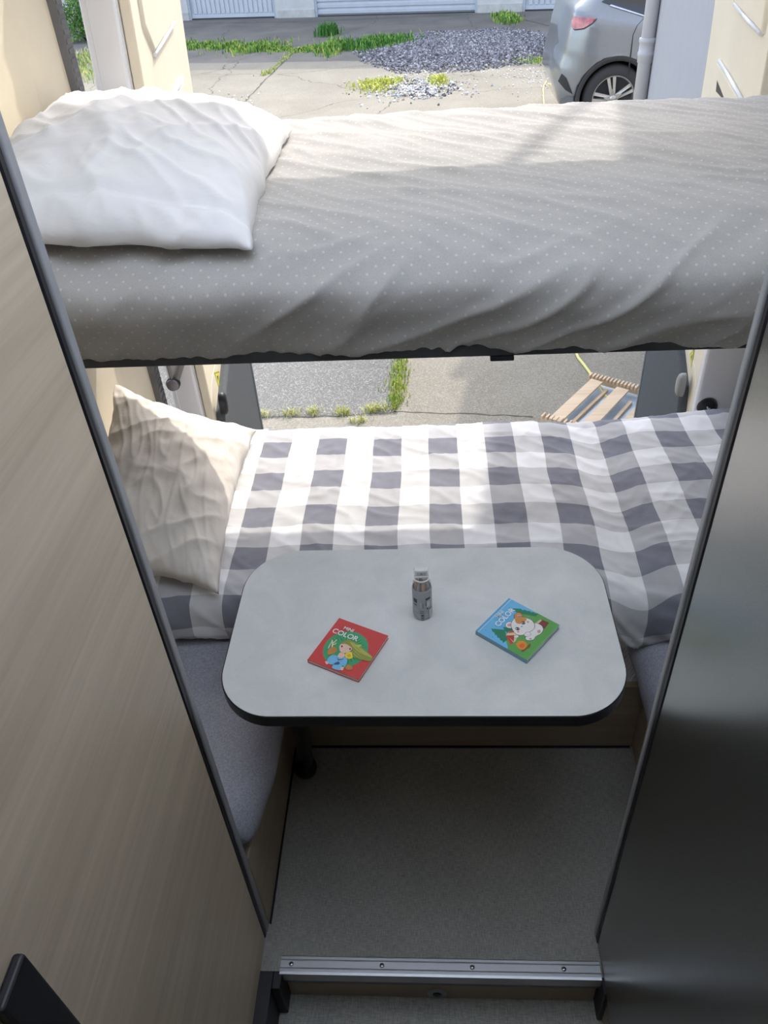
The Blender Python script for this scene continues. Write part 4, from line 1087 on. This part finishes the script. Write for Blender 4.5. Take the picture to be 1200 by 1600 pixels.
# ---- grey car, seen from its side at the tail
def car():
    Y0 = 9.92; X0 = 1.50; XF = 5.9; wx, wz, wr = 2.115, G+.345, .345
    root = thing('car', 'grey metallic estate car parked behind the downpipe', 'car', (3.7, Y0+.9, G))
    body = simple('grey_metallic', (.26, .275, .29), .30, .55, .03, 40, coat=.8); dk = flat('car_black', (.02, .02, .022), .5)
    ar = wr+.085
    def rear(z):   # x of the tail outline by height
        K = [(-.38, .12), (-.25, .06), (-.10, .0), (.10, .015), (.24, .055), (.45, .09), (.57, .12), (.66, .13), (.76, .27), (.95, .50), (1.05, .80)]
        for (z0, a), (z1, b) in zip(K, K[1:]):
            if z <= z1: return a + (b-a)*max(0, min(1, (z-z0)/(z1-z0)))
        return K[-1][1]
    def inn(z):    # how far the side leans inwards
        K = [(-.40, .07), (-.25, .02), (.0, .0), (.30, -.012), (.58, .0), (.635, .014), (.68, .055), (.74, .10), (.79, .135), (.81, .15), (1.02, .25), (1.10, .36), (1.14, .60)]
        for (z0, a), (z1, b) in zip(K, K[1:]):
            if z <= z1: return a + (b-a)*max(0, min(1, (z-z0)/(z1-z0)))
        return K[-1][1]
    belt = lambda x: -.22*(1-math.exp(-max(0, x-X0)/.75))    # belt drops towards the nose
    def S(x_, z, lift=0, side=0):
        k = math.exp(-((x_-X0)/.22)); x = x_ + rear(z - belt(x_))*math.exp(-((x_-X0)/.55))
        kf = math.exp(-((XF-x_)/.3)); hood = sstep(4.3, 5.2, x_)
        y = Y0 + inn(z-belt(x_)) + .16*k*k + .2*kf - lift
        if side: y = 2*(Y0+.92) - y
        return Vector((x, y, z))
    zt = lambda x_: 1.06 - .50*sstep(4.0, 4.9, x_) - .1*sstep(5, 5.9, x_)
    def arch(x):
        for cx in (wx, wx+2.68):
            d = ar*ar - (x-cx)**2
            if d > 0: return wz + math.sqrt(d)
        return -.38
    bm = bmesh.new(); xs = [X0 + i*.03 for i in range(60)] + [X0+1.8+i*.08 for i in range(33)]
    NZ = 44; loops = []
    for x_ in xs:
        L_ = []
        for side in (0, 1):
            col_ = []
            for j in range(NZ):
                zz = -.38 + (zt(x_)+.38)*j/(NZ-1); p = S(x_, zz, 0, side); zb = arch(p.x)
                if p.z < zb: p.z = zb
                col_.append(bm.verts.new(p))
            L_.append(col_)
        loops.append(L_)
    for a, b in zip(loops, loops[1:]):
        for side in (0, 1):
            for j in range(NZ-1):
                q = (a[side][j], b[side][j], b[side][j+1], a[side][j+1])
                if (q[0].co-q[3].co).length < 1e-6 and (q[1].co-q[2].co).length < 1e-6: continue
                f = bm.faces.new(q); f.smooth = True
        f = bm.faces.new((a[0][-1], b[0][-1], b[1][-1], a[1][-1])); f.smooth = True
    for L_ in (loops[0], loops[-1]):
        for j in range(NZ-1):
            f = bm.faces.new((L_[0][j], L_[0][j+1], L_[1][j+1], L_[1][j])); f.smooth = True
    bmesh.ops.remove_doubles(bm, verts=bm.verts, dist=1e-5)
    obj('body', bm, body, root)
    def patch(name, pts, mat, lift=.004, parent=root, bmx=None, close=True):
        # polygon given in side view, subdivided and laid on the flank
        bm = bmx or bmesh.new(); v = [bm.verts.new((p[0], 0, p[1])) for p in pts]; f = bm.faces.new(v)
        bmesh.ops.triangulate(bm, faces=[f]); bmesh.ops.subdivide_edges(bm, edges=bm.edges[:], cuts=6, use_grid_fill=True)
        for q in bm.verts:
            # invert x shift approximately
            X = q.co.x; x_ = X
            for _ in range(8): x_ = X - rear(q.co.z-belt(x_))*math.exp(-((x_-X0)/.55))
            q.co = S(x_, q.co.z, lift)
        return obj(name, bm, mat, parent, True)
    glass = NG('car_glass'); glass.col((.012, .014, .018)); glass.rough(.05); glass.p.inputs['Coat Weight'].default_value = 1
    patch('side_window', [(1.90, .725), (2.02, .685), (2.40, .570), (3.2, .535), (4.1, .53), (3.9, .80), (2.6, .86), (2.10, .83)], glass.m, .006)
    patch('window_trim', [(1.98, .688), (2.40, .562), (3.2, .527), (3.2, .537), (2.40, .573), (2.0, .697)], simple('chrome', (.7, .7, .72), .15, 1), .008)
    tl = patch('tail_lamp', [(1.600, .560), (1.625, .605), (1.72, .600), (1.845, .585), (1.80, .540), (1.72, .495), (1.625, .480), (1.605, .500)], simple('tail_lamp_red', (.42, .10, .11), .12, 0, .5, 14, coat=1), .006)
    patch('tail_lamp_edge', [(1.612, .492), (1.63, .478), (1.72, .492), (1.80, .537), (1.85, .585), (1.842, .59), (1.795, .546), (1.715, .504), (1.63, .489)], dk, .008, tl)
    sm = bmesh.new()
    seam = [(2.36, .565), (2.28, .50), (2.245, .42), (2.24, .15), (2.25, .035)]
    patch('rear_door_seam', [(x-.004, z) for x, z in seam] + [(x+.004, z) for x, z in seam[::-1]], dk, .003)
    patch('door_handle', [(2.33, .365), (2.37, .375), (2.53, .36), (2.53, .34), (2.37, .35)], simple('chrome_handle', (.7, .7, .72), .2, .9), .02)
    patch('rear_bumper_trim', [(1.500, -.02), (1.53, .06), (1.58, .02), (1.64, -.10), (1.66, -.14), (1.58, -.10)], dk, .005)
    patch('lower_trim', [(1.56, -.36), (1.545, -.20), (1.60, -.16), (1.67, -.17), (1.68, -.36)], flat('trim_grey', (.17, .175, .18), .5), .006)
    for cx in (wx, wx+2.68):
        bm = bmesh.new(); n = 40; ra = []
        for k in range(n+1):
            a = -.15 + (PI+.3)*k/n
            ra.append([bm.verts.new((cx+math.cos(a)*r, yy, wz+math.sin(a)*r)) for r, yy in ((ar+.006, Y0-.018), (ar-.045, Y0-.012), (ar-.05, Y0+.25))])
        for a, b in zip(ra, ra[1:]):
            for j in range(2): bm.faces.new((a[j], a[j+1], b[j+1], b[j])).smooth = True
        obj('wheel_arch', bm, flat('arch_plastic', (.055, .057, .06), .6), root)
        bm = bmesh.new(); add_lathe(bm, [(.0001, .26), (ar-.03, .26), (ar-.03, .05)], (cx, Y0, wz), 'y', 40); obj('wheel_well', bm, dk, root)
        wh = thing.__wrapped__ if False else None
        bm = bmesh.new(); add_lathe(bm, [(.235, .0), (.25, -.012), (.315, -.008), (.338, .01), (wr, .05), (wr, .19), (.33, .22), (.235, .22)], (cx, Y0+.02, wz), 'y', 56); ty = obj('wheel', bm, flat('tyre', (.045, .045, .047), .8), root)
        bm = bmesh.new(); add_lathe(bm, [(.236, .0), (.228, .012), (.215, .02), (.212, .10), (.0001, .11)], (cx, Y0+.02, wz), 'y', 48); obj('rim_barrel', bm, flat('rim_shadow', (.10, .10, .105), .4), ty)
        bm = bmesh.new(); al = simple('alloy', (.55, .55, .54), .28, .85)
        add_lathe(bm, [(.0001, .012), (.030, .012), (.045, .028), (.045, .06)], (cx, Y0+.02, wz), 'y', 24)
        add_lathe(bm, [(.237, -.001), (.226, .0), (.222, .014), (.230, .02)], (cx, Y0+.02, wz), 'y', 48)
        for k in range(5):
            for off, wd in ((0, .048),):
                a = 2*PI*k/5 + .50; c, s = math.cos(a), math.sin(a)
                P_ = [(.035, -.028), (.228, -.052), (.228, -.016), (.10, -.006), (.10, .006), (.228, .016), (.228, .052), (.035, .028)]
                A_ = [bm.verts.new((cx+r*c-t_*s, Y0+.026+(.010 if r < .1 else 0), wz+r*s+t_*c)) for r, t_ in P_]; B_ = [bm.verts.new((v.co.x, v.co.y+.03, v.co.z)) for v in A_]
                bm.faces.new(A_); bm.faces.new(B_[::-1])
                for i in range(8): bm.faces.new((A_[i], A_[(i+1) % 8], B_[(i+1) % 8], B_[i]))
        obj('alloy_spokes', bm, al, ty)
    localise(root)
car()
